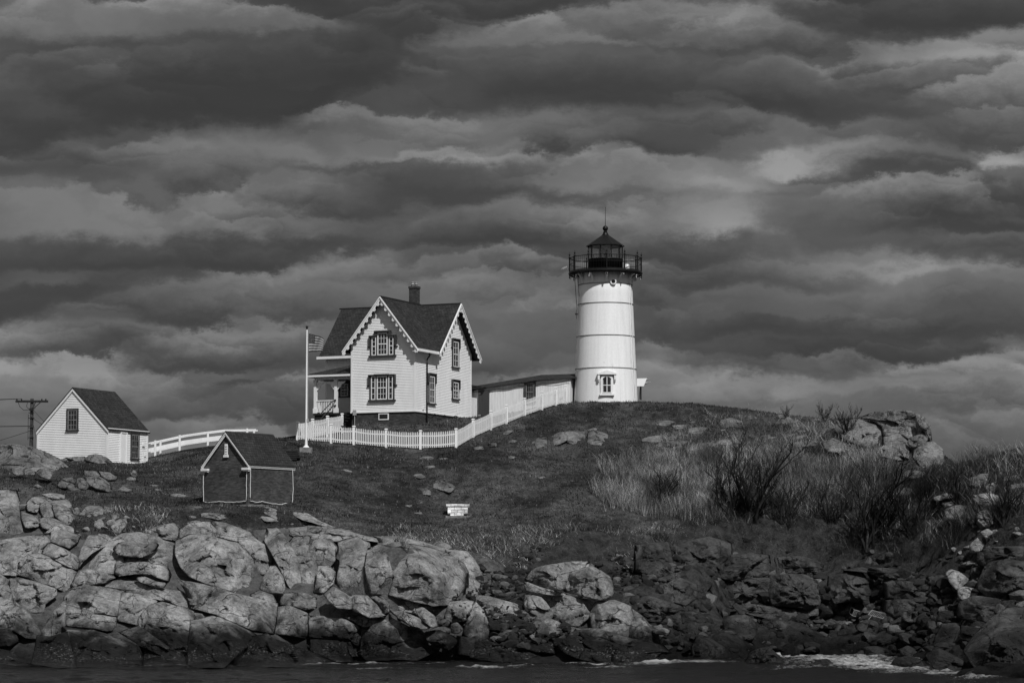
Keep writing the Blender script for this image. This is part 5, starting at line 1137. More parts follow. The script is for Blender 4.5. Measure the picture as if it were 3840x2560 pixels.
def wbox(mb, px0, px1, py0, py1, n0, n1):
    a, b = on_wall(px0), on_wall(px1); a.z = b.z = 0; Yw = pw0[1] + (a.y + b.y) / 2
    z0_, z1_ = Zat(py1, Yw) - pw0[2], Zat(py0, Yw) - pw0[2]
    mb.frame(a, (b - a).normalized(), nw, 0, (b - a).length, n0 - (.05 if n0 == 0 else -.10), n1 + .10, z0_, z1_)
    return a, (b - a).length, z0_, z1_
dq = MB(); wbox(dq, 1796, 1836, 1463, 1572, .0, .07); do = dq.build('dark_door', M['darkboard'], passage)
hg = MB(); wbox(hg, 1797, 1806, 1474, 1478, .07, .09); wbox(hg, 1797, 1806, 1555, 1559, .07, .09); hg.build('strap_hinge', M['grey'], do)
wq = MB(); wbox(wq, 1969, 1976, 1431, 1508, .0, .09); wbox(wq, 2004, 2011, 1431, 1508, 0, .09); wbox(wq, 1976, 2004, 1431, 1436, 0, .09); wbox(wq, 1968, 2012, 1503, 1510, 0, .12); wo2 = wq.build('window', M['trim'], passage)
tmp = MB(); a_, w_, z0_, z1_ = wbox(tmp, 1976, 2004, 1436, 1503, 0, .01)
light(wo2, .06, a_ + nw * .11, (on_wall(2004) - on_wall(1976)).normalized() * 1.0 if False else uw, nw, 0, w_, z0_, z1_, 3, 2, bar=.04, mun=.016, mat_=M['flange'])
wr = MB(); pts_ = []
for k in range(40):
    t = k / 39; p = eL.lerp(eR, t); pts_.append((p.x, p.y - .16, p.z - .10 - .09 * abs(math.sin(t * 13))))
wr.tube(pts_, .018, 5); wr.build('eave_cable', M['wire'], passage)

# ------------------------------------------------------------------ lighthouse
tp = P(2272, 1506, 190.2); tz = tp[2]; tower = empty('lighthouse', tp)
tag(tower, 'white banded lighthouse tower with black gallery and lantern on the hilltop', 'lighthouse')
def rad(z): return 2.27 - (z / 8.4) * .355 if z < 8.4 else 1.905
sh = MB(); sh.lathe([(2.30, -1.5)] + [(rad(z), z) for z in (0, 1, 2.3, 3.5, 4.63, 5.8, 6.95, 7.7, 8.35)] + [(1.89, 8.4), (1.88, 9.15)], n=96); sh.build('tower_shaft', M['tower'], tower)
for z in (2.3, 4.63, 6.95, 8.35):
    q = MB(); r = rad(z); q.lathe([(r - .02, z - .03), (r + .03, z - .03), (r + .035, z - .005), (r + .012, z - .003), (r + .012, z + .003), (r + .035, z + .005), (r + .03, z + .03), (r - .02, z + .03)], n=96, smooth=False); q.build('band', M['flange'], tower)
lw = MB()
for ang in (56,):
    a = R(-90 + ang); lw.tube([((rad(z) + .02) * math.cos(a), (rad(z) + .02) * math.sin(a), z) for z in (0.1, 2.2, 2.4, 4.6, 4.7, 6.9, 7.0, 8.3)], .018, 5)
lw.build('tower_seam', M['tower'], tower)
cw = MB(); a = R(-90 + 62); cw.tube([((rad(z) + .05 + .02 * math.sin(z * 3)) * math.cos(a + .01 * math.sin(z * 2.3)), (rad(z) + .05) * math.sin(a + .012 * math.sin(z * 2)), z) for z in [i * .3 for i in range(1, 30)]], .022, 5)
cw.build('tower_conduit', M['white'], tower)
cc = MB(); cc.tube([(-2.2, -.4, 8.6), (-2.12, -.4, 7.4), (-2.05, -.45, 6.6), (-2.12, -.45, 6.4), (-2.1, -.45, 5.9)], .02, 5); cc.tube([(-2.0, -.6, 8.6), (-1.95, -.6, 7.9), (-1.9, -.55, 7.5)], .018, 5); cc.box(-2.2, -2.0, -.5, -.35, 6.2, 6.3); cc.build('hanging_cable', M['wire'], tower)
# gallery
GR = 2.58; gz0 = 9.15
gd = MB(); gd.lathe([(1.2, gz0 - .02), (2.50, gz0 - .02), (2.50, gz0 - .10), (2.60, gz0 - .10), (2.66, gz0 + .02), (2.66, gz0 + .08), (2.60, gz0 + .16), (1.2, gz0 + .16)], n=48, smooth=False); gd.build('gallery_deck', M['iron'], tower)
rails = MB()
for k in range(12):
    a = R(-90 + 30 * k); c, s = math.cos(a), math.sin(a)
    q = MB(); q.tube([(GR * c, GR * s, gz0 + .1), (GR * c, GR * s, gz0 + 1.22)], .045, 8)
    q.lathe([(.06, 1.18), (.07, 1.24), (.04, 1.28), (.03, 1.32), (.06, 1.38), (.05, 1.44), (.02, 1.5), (.015, 1.6), (0, 1.62)], (GR * c, GR * s, gz0), 8)
    q.lathe([(.0, -.34), (.025, -.3), (.05, -.22), (.03, -.16), (.04, -.1), (.07, -.08)], (GR * c, GR * s, gz0), 8); q.build('railing_post', M['iron'], tower)
    b = MB(); prof = [(1.90, 8.45), (1.95, 8.62), (2.05, 8.84), (2.2, 8.98), (2.42, 9.05), (2.46, 9.10), (2.38, 9.13), (2.12, 9.13), (1.90, 9.13)]
    # curved bracket: rib following an arc, open behind
    arc_o = [(1.96 + .54 * (1 - math.cos(t)), 8.42 + .66 * math.sin(t)) for t in [i * math.pi / 2 / 9 for i in range(10)]]
    arc_i = [(r_ - .13 * math.cos(t), z_ + .10 * math.sin(t)) for (r_, z_), t in zip(arc_o, [i * math.pi / 2 / 9 for i in range(10)])]
    tx, ty = -s * .075, c * .075
    for i in range(9):
        quad = [arc_o[i], arc_o[i + 1], arc_i[i + 1], arc_i[i]]
        b.prism([(r_ * c - tx, r_ * s - ty, z_) for r_, z_ in quad], (2 * tx, 2 * ty, 0))
    b.build('gallery_bracket', M['tower'], tower)
    lb = MB(); lr = 2.5; lb.lathe([(.0, -.03), (.05, -.05), (.075, -.10), (.06, -.14), (.03, -.16)], (lr * c, lr * s, gz0 - .10), 10); lb.lathe([(.02, -.17), (.04, -.22), (.03, -.27), (0, -.28)], (lr * c, lr * s, gz0 - .10), 8); lb.build('gallery_lamp', M['white'], tower)
    a2 = R(-90 + 30 * (k + 1)); c2, s2 = math.cos(a2), math.sin(a2)
    sec = MB()
    for zr, rr_ in ((1.10, .028), (.66, .018), (.14, .022)): sec.tube([(GR * c, GR * s, gz0 + .06 + zr), (GR * c2, GR * s2, gz0 + .06 + zr)], rr_, 5)
    for j in range(1, 7):
        t = j / 7; x, y = GR * (c + (c2 - c) * t), GR * (s + (s2 - s) * t); sec.tube([(x, y, gz0 + .2), (x, y, gz0 + 1.16)], .010, 4, cap=False)
    sec.build('railing_section', M['iron'], tower)
# lantern: ten-sided parapet, glazing, roof
NL = 10; ph = R(-90 + 18); LR = 1.22
pa = MB(); pa.lathe([(1.16, gz0 + .16), (1.24, gz0 + .16), (1.24, gz0 + 1.0), (1.28, gz0 + 1.02), (1.28, gz0 + 1.08), (1.1, gz0 + 1.08)], n=40); pa.build('lantern_parapet', M['iron'], tower)
g0, g1 = gz0 + 1.08, gz0 + 2.0
for k in range(NL):
    a = ph + 2 * math.pi * k / NL; c, s = math.cos(a), math.sin(a)
    q = MB(); q.tube([(LR * c, LR * s, g0), (LR * c, LR * s, g1 + .02)], .035, 6); q.build('mullion', M['iron'], tower)
    a2 = a + 2 * math.pi / NL; p0, p1 = Vector((LR * c, LR * s, g0)), Vector((LR * math.cos(a2), LR * math.sin(a2), g0))
    pn = MB(); nn = ((p0 + p1) / 2); nn.z = 0; nn.normalize(); pn.prism([p0 + nn * -.006, p1 + nn * -.006, p1 + nn * -.006 + Zv * (g1 - g0), p0 + nn * -.006 + Zv * (g1 - g0)], nn * .012); pn.build('lantern_pane', M['clear'], tower)
lr_ = MB(); lr_.lathe([(1.05, g1 - .02), (1.30, g1 - .02), (1.38, g1 + .0), (1.38, g1 + .05), (.30, g1 + .80), (.27, g1 + .82), (0, g1 + .82)], n=NL, ph=ph, smooth=False); lr_.lathe([(0, g1 + .02), (1.3, g1 + .03)], n=NL, ph=ph); lr_.build('lantern_roof', M['iron'], tower)
vb = MB(); vb.lathe([(.23, .80), (.25, .86), (.2, .90), (.19, .95), (.13, 1.08), (.15, 1.1), (.10, 1.14)] + [(.2 * math.sin(t), 1.32 - .2 * math.cos(t)) for t in [i * math.pi / 10 for i in range(2, 11)]], (0, 0, g1), 24); vb.build('ventilator_ball', M['iron'], tower)
lro = MB(); lro.tube([(0, 0, g1 + 1.5), (0.01, 0, g1 + 2.85)], .022, 5, r2=.014); lro.tube([(0, 0, g1 + 2.7), (.05, 0, g1 + 2.9)], .012, 4); lro.build('lightning_rod', M['iron'], tower)
ls = MB(); ls.lathe([(0, g0 - .1), (.34, g0 - .1), (.36, g0 + .05), (.37, g0 + .4), (.33, g0 + .6), (.2, g0 + .78), (.12, g0 + .84), (0, g0 + .86)], n=24); ls.build('fresnel_lens', M['lens'], tower)
# lower window and porthole
wz0 = .42; cz = 1.55; wn_ = 2.14
fr = MB(); TO = (0.03, 0, 0)
def arch(hw, z0, zc, n=10): return [(-hw, z0), (hw, z0)] + [(hw * math.cos(t), zc + hw * .75 * math.sin(t)) for t in [math.pi * i / n for i in range(n + 1)]]
def arch_prism(mb, hw, z0, zc, y0, y1): mb.prism([(x, -y0, z) for x, z in arch(hw, z0, zc)], (0, -(y1 - y0), 0))
arch_prism(fr, .45, .42, 1.42, wn_ - .2, wn_ + .17); fr.box(-.52, .52, -wn_ - .27, -wn_ + .1, .30, .42)
wo3 = fr.build('arched_window', M['tower'], tower)
hd = MB(); hd.prism([(-.68, -wn_ + .05, 1.78), (.68, -wn_ + .05, 1.78), (.68, -wn_ + .05, 1.86), (0, -wn_ + .05, 2.09), (-.68, -wn_ + .05, 1.86)], (0, -.36, 0))
for s in (-1, 1): hd.box(s * .58 - .07, s * .58 + .07, -wn_ - .26, -wn_ + .1, 1.42, 1.78); hd.box(s * .58 - .05, s * .58 + .05, -wn_ - .22, -wn_ + .1, 1.32, 1.42)
hd.build('window_hood', M['tower'], tower)
gl = MB(); arch_prism(gl, .31, .50, 1.40, wn_ + .17, wn_ + .175); gl.build('pane', M['glass'], wo3)
sa = MB(); sa.box(-.025, .025, -wn_ - .20, -wn_ - .176, .5, 1.62); sa.box(-.3, .3, -wn_ - .205, -wn_ - .177, 1.0, 1.05); sa.box(-.34, -.27, -wn_ - .21, -wn_ - .178, .47, 1.40); sa.box(.27, .34, -wn_ - .21, -wn_ - .178, .47, 1.40); sa.box(-.27, .27, -wn_ - .21, -wn_ - .178, .47, .53); sa.build('sash', M['white'], wo3)
ph_ = MB(); pc = Vector((.49, 0, 8.42)); ym = -math.sqrt(1.92 ** 2 - .49 ** 2)
for r0, r1, y0, y1 in ((.22, .14, 0, .16),):
    for j in range(20):
        t0, t1 = 2 * math.pi * j / 20, 2 * math.pi * (j + 1) / 20
        f = lambda t, r: (pc.x + r * math.cos(t), ym + .08, pc.z + r * math.sin(t)); ph_.prism([f(t0, r0), f(t1, r0), f(t1, r1), f(t0, r1)], (0, -.24, 0))
pho = ph_.build('porthole', M['tower'], tower)
pg = MB(); pg.prism([(pc.x + .145 * math.cos(t), ym - .04, pc.z + .145 * math.sin(t)) for t in [2 * math.pi * i / 16 for i in range(16)]], (0, -.01, 0)); pg.build('pane', M['glass'], pho)
# instruments bolted to the gallery
sc_ = MB(); q0 = Vector((-2.62, -.3, gz0 + .35)); sc_.tube([q0, q0 + Vector((-.12, 0, -.02)), q0 + Vector((-.16, 0, .08))], .02, 5); sc_.prism([q0 + Vector(v) for v in ((-.44, -.06, -.02), (-.12, -.06, .12), (-.16, -.06, .22), (-.48, -.06, .08))], (0, .12, 0)); sc_.tube([q0 + Vector((-.44, 0, .03)), q0 + Vector((-.52, 0, -.01))], .04, 8)
sc_.build('security_camera', M['grey'], tower)
fb = MB(); fb.lathe([(.0, .2), (.18, .2), (.2, .24), (.2, .30), (.18, .33), (.19, .36), (.17, .58), (.1, .63), (0, .64)], (1.5, -.9, gz0), 16); fb.build('rotating_beacon', M['white'], tower)

# fog signal beside the tower
fp = P(2403, 1502, 190.5); fog = empty('fog_signal', fp); tag(fog, 'fog signal box with two trumpet horns on a post, right of the lighthouse', 'fog signal')
q = MB(); q.tube([(0, 0, -.4), (0, 0, 1.0)], .06, 8); q.tube([(-.12, 0, .0), (-.05, 0, .9)], .02, 5); q.build('post', M['darkwood'], fog)
q = MB(); q.prism([(-.28, -.25, 1.02), (.20, -.25, 1.02), (.43, -.25, 1.60), (-.28, -.25, 1.58)], (0, .5, 0)); q.build('equipment_box', M['white'], fog)
for z0, z1 in ((1.22, 1.34), (1.46, 1.58)):
    q = MB(); q.tube([(.2, 0, z0), (.42, 0, z0 + .06), (.72, 0, z1)], .04, 10, r2=.02); q.tube([(.3, 0, z0 + .03), (.5, 0, z0 + .07)], .09, 10, r2=.05); q.build('horn', M['grey'], fog)
q = MB(); q.box(-.5, .9, -.3, .5, -.5, .04); q.build('concrete_pad', M['concrete'], fog)

# ------------------------------------------------------------------ plain gabled sheds
def small_window(par, O, u, n, ac, w, z0, z1, name='window', cols=3, rows=2):
    c = MB(); h = w / 2; ct = .11
    c.frame(O, u, n, ac - h, ac - h + ct, 0, .07, z0, z1); c.frame(O, u, n, ac + h - ct, ac + h, 0, .07, z0, z1); c.frame(O, u, n, ac - h + ct, ac + h - ct, 0, .07, z1 - ct, z1); c.frame(O, u, n, ac - h - .04, ac + h + .04, 0, .12, z0 - .08, z0)
    o = c.build(name, M['trim'], par); light(o, .06, O, u, n, ac - h + ct, ac + h - ct, z0, z1 - ct, cols, rows, bar=.05, mun=.028, mat_=M['flange'])
    return o
ws = P(401, 1734, 182); shop = empty('workshop', ws, -R(26))
tag(shop, 'white clapboard workshop with steep dark shingle roof, far left by the utility pole', 'shed')
w, L, ez, az = 5.72, 4.9, 2.42, 5.22; k = (az - ez) / (w / 2)
q = MB(); q.prism([(-w, 0, -1), (0, 0, -1), (0, 0, ez), (-w / 2, 0, az - .1), (-w, 0, ez)], (0, L, 0))
clapboards(q, (0, 0, 0), (-1, 0, 0), (0, -1, 0), [(0, -.5), (w, -.5), (w, ez), (w / 2, az - .1), (0, ez)], .118, .028)
clapboards(q, (0, 0, 0), Y_, X_, [(0, -.3), (L, -.3), (L, ez - .02), (0, ez - .02)], .118, .028); q.build('clapboard_wall', M['siding'], shop)
q = MB()
for s in (-1, 1):
    x0 = -w / 2 + s * (w / 2 + .14); z0 = az + .02 - k * (w / 2 + .14); slab(q, [(x0, -.12, z0), (x0, L + .12, z0), (-w / 2, L + .12, az + .02), (-w / 2, -.12, az + .02)], .09)
q.build('shingle_roof', M['shingle'], shop)
q = MB()
for s in (-1, 1):
    x0 = -w / 2 + s * (w / 2 + .12); z0 = az - .08 - k * (w / 2 + .12); q.prism([(x0, -.11, z0), (-w / 2, -.11, az - .08), (-w / 2, -.11, az - .26), (x0, -.11, z0 - .18)], (0, .06, 0))
for x, y in ((0, 0), (-w, 0), (0, L)): q.box(x - .12, x + .035, y - .035 if y < 1 else y - .12, y + .12 if y < 1 else y + .035, -.8, ez - .02)
q.box(.0, .12, -.05, L + .05, ez - .16, ez - .04); q.build('trim_boards', M['white'], shop)
small_window(shop, (0, -.02, 0), (-1, 0, 0), (0, -1, 0), 2.86, .98, 2.30, 3.78)
small_window(shop, (.02, 0, 0), Y_, X_, 3.28, 1.05, .42, 2.16)
q = MB(); q.frame((.02, 0, 0), Y_, X_, 1.50, 1.60, 0, .08, -.1, 2.25); q.frame((.02, 0, 0), Y_, X_, 2.22, 2.32, 0, .08, -.1, 2.25); q.frame((.02, 0, 0), Y_, X_, 1.6, 2.22, 0, .08, 2.1, 2.25); q.frame((.02, 0, 0), Y_, X_, 1.6, 2.22, 0, .035, -.1, 2.1); dd_ = q.build('white_door', M['white'], shop)
q = MB(); q.tube([(.07, 4.35, 0), (.07, 4.35, 1.5)], .03, 6); q.box(.02, .16, 4.2, 4.42, 1.3, 1.5); q.tube([(.07, 4.55, .0), (.07, 4.55, .75)], .03, 6); q.box(.03, .14, 4.48, 4.62, .6, .78); q.build('meter_pipes', M['white'], shop)

oh = P(931, 1883, 160); oil = empty('oil_house', oh, -R(33))
tag(oil, 'small dark brick oil house outlined by a cord of lights, on the lower lawn', 'shed')
w, L, ez, az = 3.40, 4.3, 2.42, 4.30; k = (az - ez) / (w / 2 + .0)
q = MB(); q.prism([(-w, 0, -.6), (0, 0, -.6), (0, 0, ez), (-w / 2, 0, az - .1), (-w, 0, ez)], (0, L, 0)); q.build('brick_wall', M['brick2'], oil)
q = MB()
for s in (-1, 1):
    x0 = -w / 2 + s * (w / 2 + .13); z0 = az - k * (w / 2 + .13) + .03; slab(q, [(x0, -.15, z0), (x0, L + .22, z0), (-w / 2, L + .22, az + .03), (-w / 2, -.15, az + .03)], .09)
q.build('shingle_roof', M['shingle'], oil)
q = MB()
for s in (-1, 1):
    x0 = -w / 2 + s * (w / 2 + .13); z0 = az - .07 - k * (w / 2 + .13); q.prism([(x0, -.13, z0), (-w / 2, -.13, az - .07), (-w / 2, -.13, az - .27), (x0, -.13, z0 - .18)], (0, .05, 0)); q.prism([(x0, -.17, z0 + .0), (-w / 2, -.17, az - .07), (-w / 2, -.17, az - .15), (x0, -.17, z0 - .08)], (0, .04, 0))
    xa, xb = sorted((x0, x0 - s * .5)); q.box(xa, xb, -.22, -.002, z0 - .26, z0 - .12); q.box(xa + .04, xb - .04, -.14, -.002, z0 - .34, z0 - .26)
q.box(.0, .1, -.0, L + .2, ez - .26, ez - .12); q.box(.0, .06, 0, L + .2, ez - .34, ez - .26); q.build('cornice', M['white'], oil)
q = MB(); q.frame((0, -.002, 0), (-1, 0, 0), (0, -1, 0), 1.60, 1.82, 0, .05, 2.88, 3.55); q.frame((0, -.002, 0), (-1, 0, 0), (0, -1, 0), 1.54, 1.88, 0, .1, 2.74, 2.88)
for i in range(4): q.frame((0, -.002, 0), (-1, 0, 0), (0, -1, 0), 1.60, 1.74, .05, .08, 2.95 + .15 * i, 3.02 + .15 * i)
q.build('louvred_vent', M['white'], oil)
q = MB(); q.box(-w - .03, .03, -.03, L, -.7, -.12); q.build('stone_footing', M['concrete'], oil)
# cord of lights hung along its corners and foot
q = MB()
def cord(pts, n=14, wob=.02):
    out = []
    for i in range(len(pts) - 1):
        a, b = Vector(pts[i]), Vector(pts[i + 1])
        for j in range(n): t = j / n; p = a.lerp(b, t); out.append(p + Vector((wob * rnd.uniform(-.6, .6), 0, wob * rnd.uniform(-1, 1))))
    out.append(Vector(pts[-1])); return out
q.tube(cord([(-w - .02, -.07, ez - .3), (-w - .03, -.07, 1.2), (-w, -.07, .1), (-w + .25, -.07, .05)], 6), .026, 5)
q.tube(cord([(-w + .25, -.07, .05), (-2.2, -.07, .08), (-1.2, -.07, .02), (-.1, -.07, .08), (-.1, -.07, 1.2), (-.06, -.07, ez - .3)], 6), .026, 5)
q.tube(cord([(.08, .1, ez - .35), (.07, .1, 1.3), (.07, .1, .08), (.08, .8, .02), (.08, 1.2, .09), (.08, 2.2, -.03), (.08, 3.2, -.04), (.08, 3.5, .04), (.08, 3.9, -.10), (.08, 4.2, .1), (.08, 4.28, .9), (.08, 4.2, ez - .3)], 5), .026, 5)
cordo = q.build('light_cord', M['rope'], None); cordo.location = oh; cordo.rotation_euler = (0, 0, -R(33)); tag(cordo, 'pale cord of lights outlining the corners and foot of the brick oil house', 'string lights')

# ------------------------------------------------------------------ picket fences
def fence(posts, label, top=1.16, first=True):
    """posts: (px, py_base, Y)"""
    W = [Vector(P(*p)) for p in posts]
    for p_ in W: p_.z = min(p_.z, gnd(p_.x, p_.y) + .12) if False else p_.z
    root = empty('picket_fence', W[0]); tag(root, label, 'fence', 'white picket fences round the keepers house'); O = W[0]
    pk = MB(); rls = MB()
    for i, p in enumerate(W):
        if i == 0 and not first: continue
        q = MB(); l = p - O; q.box(l.x - .08, l.x + .08, l.y - .08, l.y + .08, l.z - .5, l.z + top + .04); q.box(l.x - .115, l.x + .115, l.y - .115, l.y + .115, l.z + top + .04, l.z + top + .09); q.box(l.x - .085, l.x + .085, l.y - .085, l.y + .085, l.z + top + .09, l.z + top + .12)
        q.build('fence_post', M['white'], root)
    for a, b in zip(W[:-1], W[1:]):
        d = b - a; dh = Vector((d.x, d.y, 0)); L = dh.length; u = dh.normalized(); n = Vector((u.y, -u.x, 0)); n = -n if n.y > 0 else n
        N = max(2, int(L / .122))
        for j in range(N):
            t = (j + .5) / N; c = a.lerp(b, t) - O; g = max(gnd(c.x + O.x, c.y + O.y) - O.z, c.z - .15) * .3 + c.z * .7
            sag = .05 * math.sin(math.pi * t); z0 = g + .07 + rnd.uniform(-.01, .01); z1 = c.z + top + .0 - sag + rnd.uniform(-.012, .012); hw = .029
            o0 = c + n * .07 + u * rnd.uniform(-.006, .006)
            pk.prism([o0 + u * -hw + Zv * (z0 - c.z), o0 + u * hw + Zv * (z0 - c.z), o0 + u * hw + Zv * (z1 - c.z - .06), o0 + Zv * (z1 - c.z), o0 - u * hw + Zv * (z1 - c.z - .06)], n * .022)
        for zr in (.25, top - .30):
            rls = MB()
            p0 = a - O + n * .03; seg = 6
            for s_ in range(seg):
                t0, t1 = s_ / seg, (s_ + 1) / seg; q0 = (a.lerp(b, t0) - O) + Zv * (zr - .07 * math.sin(math.pi * t0)); q1 = (a.lerp(b, t1) - O) + Zv * (zr - .07 * math.sin(math.pi * t1))
                rls.prism([q0, q1, q1 + Zv * .09, q0 + Zv * .09], n * .05)
            rls.build('rail', M['white'], root)
    pk.build('pickets', M['white'], root)
fence([(1115,1651,179),(1242,1660,178.3),(1327,1667,178),(1448,1678,177.6),(1577,1684,177.2),(1710,1677,177)], 'long white picket fence running level in front of the keepers house')
fence([(1710,1677,177),(1774,1640,179.3),(1841,1609,181.5),(1899,1587,183),(1967,1560,184.8),(2032,1535,186.6),(2084,1519,188),(2122,1511,189)], 'white picket fence climbing the slope towards the lighthouse', first=False)
fence([(1115,1651,179),(1172,1640,180.8),(1228,1628,182.5),(1283,1618,184.5)], 'short white picket fence behind the flagpole, leading back to the porch', first=False)

# ------------------------------------------------------------------ flagpole and flag
fp_ = P(1148, 1690, 174.5); pole = empty('flagpole', fp_); tag(pole, 'tall white flagpole on a square concrete block in front of the fence', 'flagpole')
zt = Zat(1236, 174.5) - fp_[2]
q = MB(); q.box(-.40, .40, -.36, .36, -.7, .22); q.build('concrete_block', M['concrete'], pole)
q = MB(); q.tube([(0, 0, .22), (0, 0, .9), (.0, 0, zt)], .105, 14, r2=.05); q.lathe([(.22, .22), (.2, .26), (.12, .34), (.1, .36)], n=14); q.build('mast', M['white'], pole)
q = MB(); q.lathe([(.02, 0), (.06, .03), (.06, .06), (.03, .08)] + [(.085 * math.sin(t), .17 - .085 * math.cos(t)) for t in [i * math.pi / 8 for i in range(1, 9)]], (0, 0, zt), 12); q.build('finial_ball', M['iron'], pole)
q = MB(); q.tube([(.11, -.03, zt - .05), (.14, -.03, 1.6)], .008, 4); q.box(.04, .16, -.1, .0, 1.9, 2.1); q.build('halyard', M['grey'], pole)
nc, nr = 60, 39; vs = []; fs = []; mi = []
fw, fh = .98, 1.22; zt2 = Zat(1251, 174.5)
for i in range(nr + 1):
    for j in range(nc + 1):
        s = j / nc; t = i / nr
        x = fw * s * (1 - .10 * t) ; y = .16 * math.sin(s * 8 + t * 2.2) * s ** .6 + .05 * math.sin(s * 17 + t * 5) * s
        z = -fh * t * (1 - .10 * s) - .30 * s ** 1.5 * (1 - t * .8) + .03 * math.sin(s * 9 + 1) * s
        vs.append((x, y, z))
stars = {(2 + 2 * r, 2 + 2 * c + (r % 2)) for r in range(9) for c in range(11)}
for i in range(nr):
    for j in range(nc):
        fs.append((i * (nc + 1) + j, (i + 1) * (nc + 1) + j, (i + 1) * (nc + 1) + j + 1, i * (nc + 1) + j + 1))
        if i < 21 and j < 25: mi.append(1 if (i, j) in stars and (i // 2 + j // 2) % 2 and j < 24 and i < 20 else 2)
        else: mi.append(0 if (i // 3) % 2 == 0 else 1)
q = MB(); q.v = vs; q.f = fs; q.mi = mi; q.sm = [True] * len(fs)
flag = q.build('flag', [M['flag_red'], M['flag_white'], M['flag_blue']], None); flag.location = (fp_[0] + .13, fp_[1] - .03, zt2); tag(flag, 'american flag with stars and stripes flying from the flagpole', 'flag')
so = flag.modifiers.new('thick', 'SOLIDIFY'); so.thickness = .006

# ------------------------------------------------------------------ boardwalk ramp
rampP = [(556,1716,188),(690,1686,189),(757,1676,190),(840,1666,190.5),(960,1664,191)]
Wd = [Vector(P(*p)) for p in rampP]; ramp = empty('boardwalk', Wd[0]); O = Wd[0]
tag(ramp, 'white railed boardwalk rising behind the oil house from the workshop', 'boardwalk')
dk = MB()
for a, b in zip(Wd[:-1], Wd[1:]):
    a, b = a - O, b - O; dk.prism([a + Vector((0, -.15, 0)), b + Vector((0, -.15, 0)), b + Vector((0, 1.25, 0)), a + Vector((0, 1.25, 0))], (0, 0, -.14))
dk.build('deck', M['darkwood'], ramp)
for side in (0, 1.15):
    tr = MB()
    for a, b in zip(Wd[:-1], Wd[1:]):
        a, b = a - O + Vector((0, side, 0)), b - O + Vector((0, side, 0))
        for z0, h, t in ((.98, .09, .10), (.40, .27, .04)): tr.prism([a + Zv * z0, b + Zv * z0, b + Zv * (z0 + h), a + Zv * (z0 + h)], (0, t, 0))
    tr.build('rail', M['white'], ramp)
    for px in ((581, 668, 751, 838, 925) if side == 0 else (600, 692, 779, 866, 950)):
        u_ = uv_dir(px, 1700)[0]
        for a, b in zip(Wd[:-1], Wd[1:]):
            xa, xb = a.x, b.x
            x = u_ * (a.y + side)
            if xa <= x <= xb:
                t = (x - xa) / (xb - xa); p = a.lerp(b, t) - O + Vector((0, side, 0)); q = MB(); q.box(p.x - .07, p.x + .07, p.y - .08, p.y - .002, p.z - .55, p.z + 1.12); q.build('railing_post', M['white'], ramp); break
pa_ = P(1030, 1656, 189); pb_ = P(1112, 1642, 184.5); q = MB(); q.prism([Vector(pa_), Vector(pb_), Vector(pb_) + Zv * .16, Vector(pa_) + Zv * .16], (0, 1.2, 0))
q.prism([Vector(pa_) + Zv * .16, Vector(pb_) + Zv * .16, Vector(pb_) + Zv * .2, Vector(pa_) + Zv * .2], (0, 1.2, 0))
o = q.build('plank_walkway', M['darkwood'], None, origin=pa_); tag(o, 'dark plank walkway between the oil house roof and the picket fence', 'walkway')
q = MB(); b_ = Vector(P(1088, 1740, 172))
for i in range(5): q.box(-.7 + .05 * (i % 2), .45 + .07 * ((i * 3) % 4), -.3, .3, .02 + .13 * i, .12 + .13 * i)
o = q.build('timber_stack', M['darkwood'], None); o.location = (b_.x, b_.y, gnd(b_.x, b_.y)); tag(o, 'stack of dark timbers on the grass behind the oil house roof corner', 'timber stack')

# white block bench, concrete block
bp_ = P(1717, 1934, 165.6); bench = empty('block_bench', bp_); tag(bench, 'crumbling white painted block bench with a slab top on the lower lawn', 'bench')
q = MB(); q.box(-.72, .72, -.32, .32, .60, .74); q.box(-.69, .69, -.3, .3, .56, .60); q.build('slab_top', M['whitebrick'], bench)
q = MB(); q.box(-.62, .62, -.26, .26, .36, .56); q.box(-.62, -.05, -.28, .25, .14, .35); q.box(-.04, .60, -.25, .26, .14, .36); q.box(-.46, .36, -.26, .25, -.1, .14); q.build('block_base', M['whitebrick'], bench)
q = MB(); q.box(-.75, .78, -.45, .4, -.15, .02); q.build('footing', M['concrete'], bench)
cb_ = P(1568, 1938, 165.8); q = MB(); q.box(-.24, .2, -.2, .2, -.1, .30); q.box(-.10, .22, -.24, -.2, -.1, .22); q.tube([(.1, -.1, .3), (.1, -.1, .42)], .03, 6); o = q.build('concrete_block', M['concrete'], None); o.location = cb_; o.rotation_euler = (.05, -.08, .3); tag(o, 'small tilted concrete block in the grass left of the white bench', 'block')

# iron rings on the ledge
for px, py, lab in ((1801, 2262, 'iron mooring staple on the bright sloping slab of the mid shore'), (1686, 2078, 'small iron staple near the top right end of the big ledge')):
    Y = (depth(px, py) or 150) - 1.0; c = Vector(P(px, py, Y)); q = MB(); q.tube([c + Vector((.075 * math.cos(t), 0, .16 * math.sin(t) - .05)) for t in [math.pi * i / 8 for i in range(9)]], .018, 6)
    o = q.build('mooring_staple', M['iron'], None, origin=c); tag(o, lab, 'iron staple')

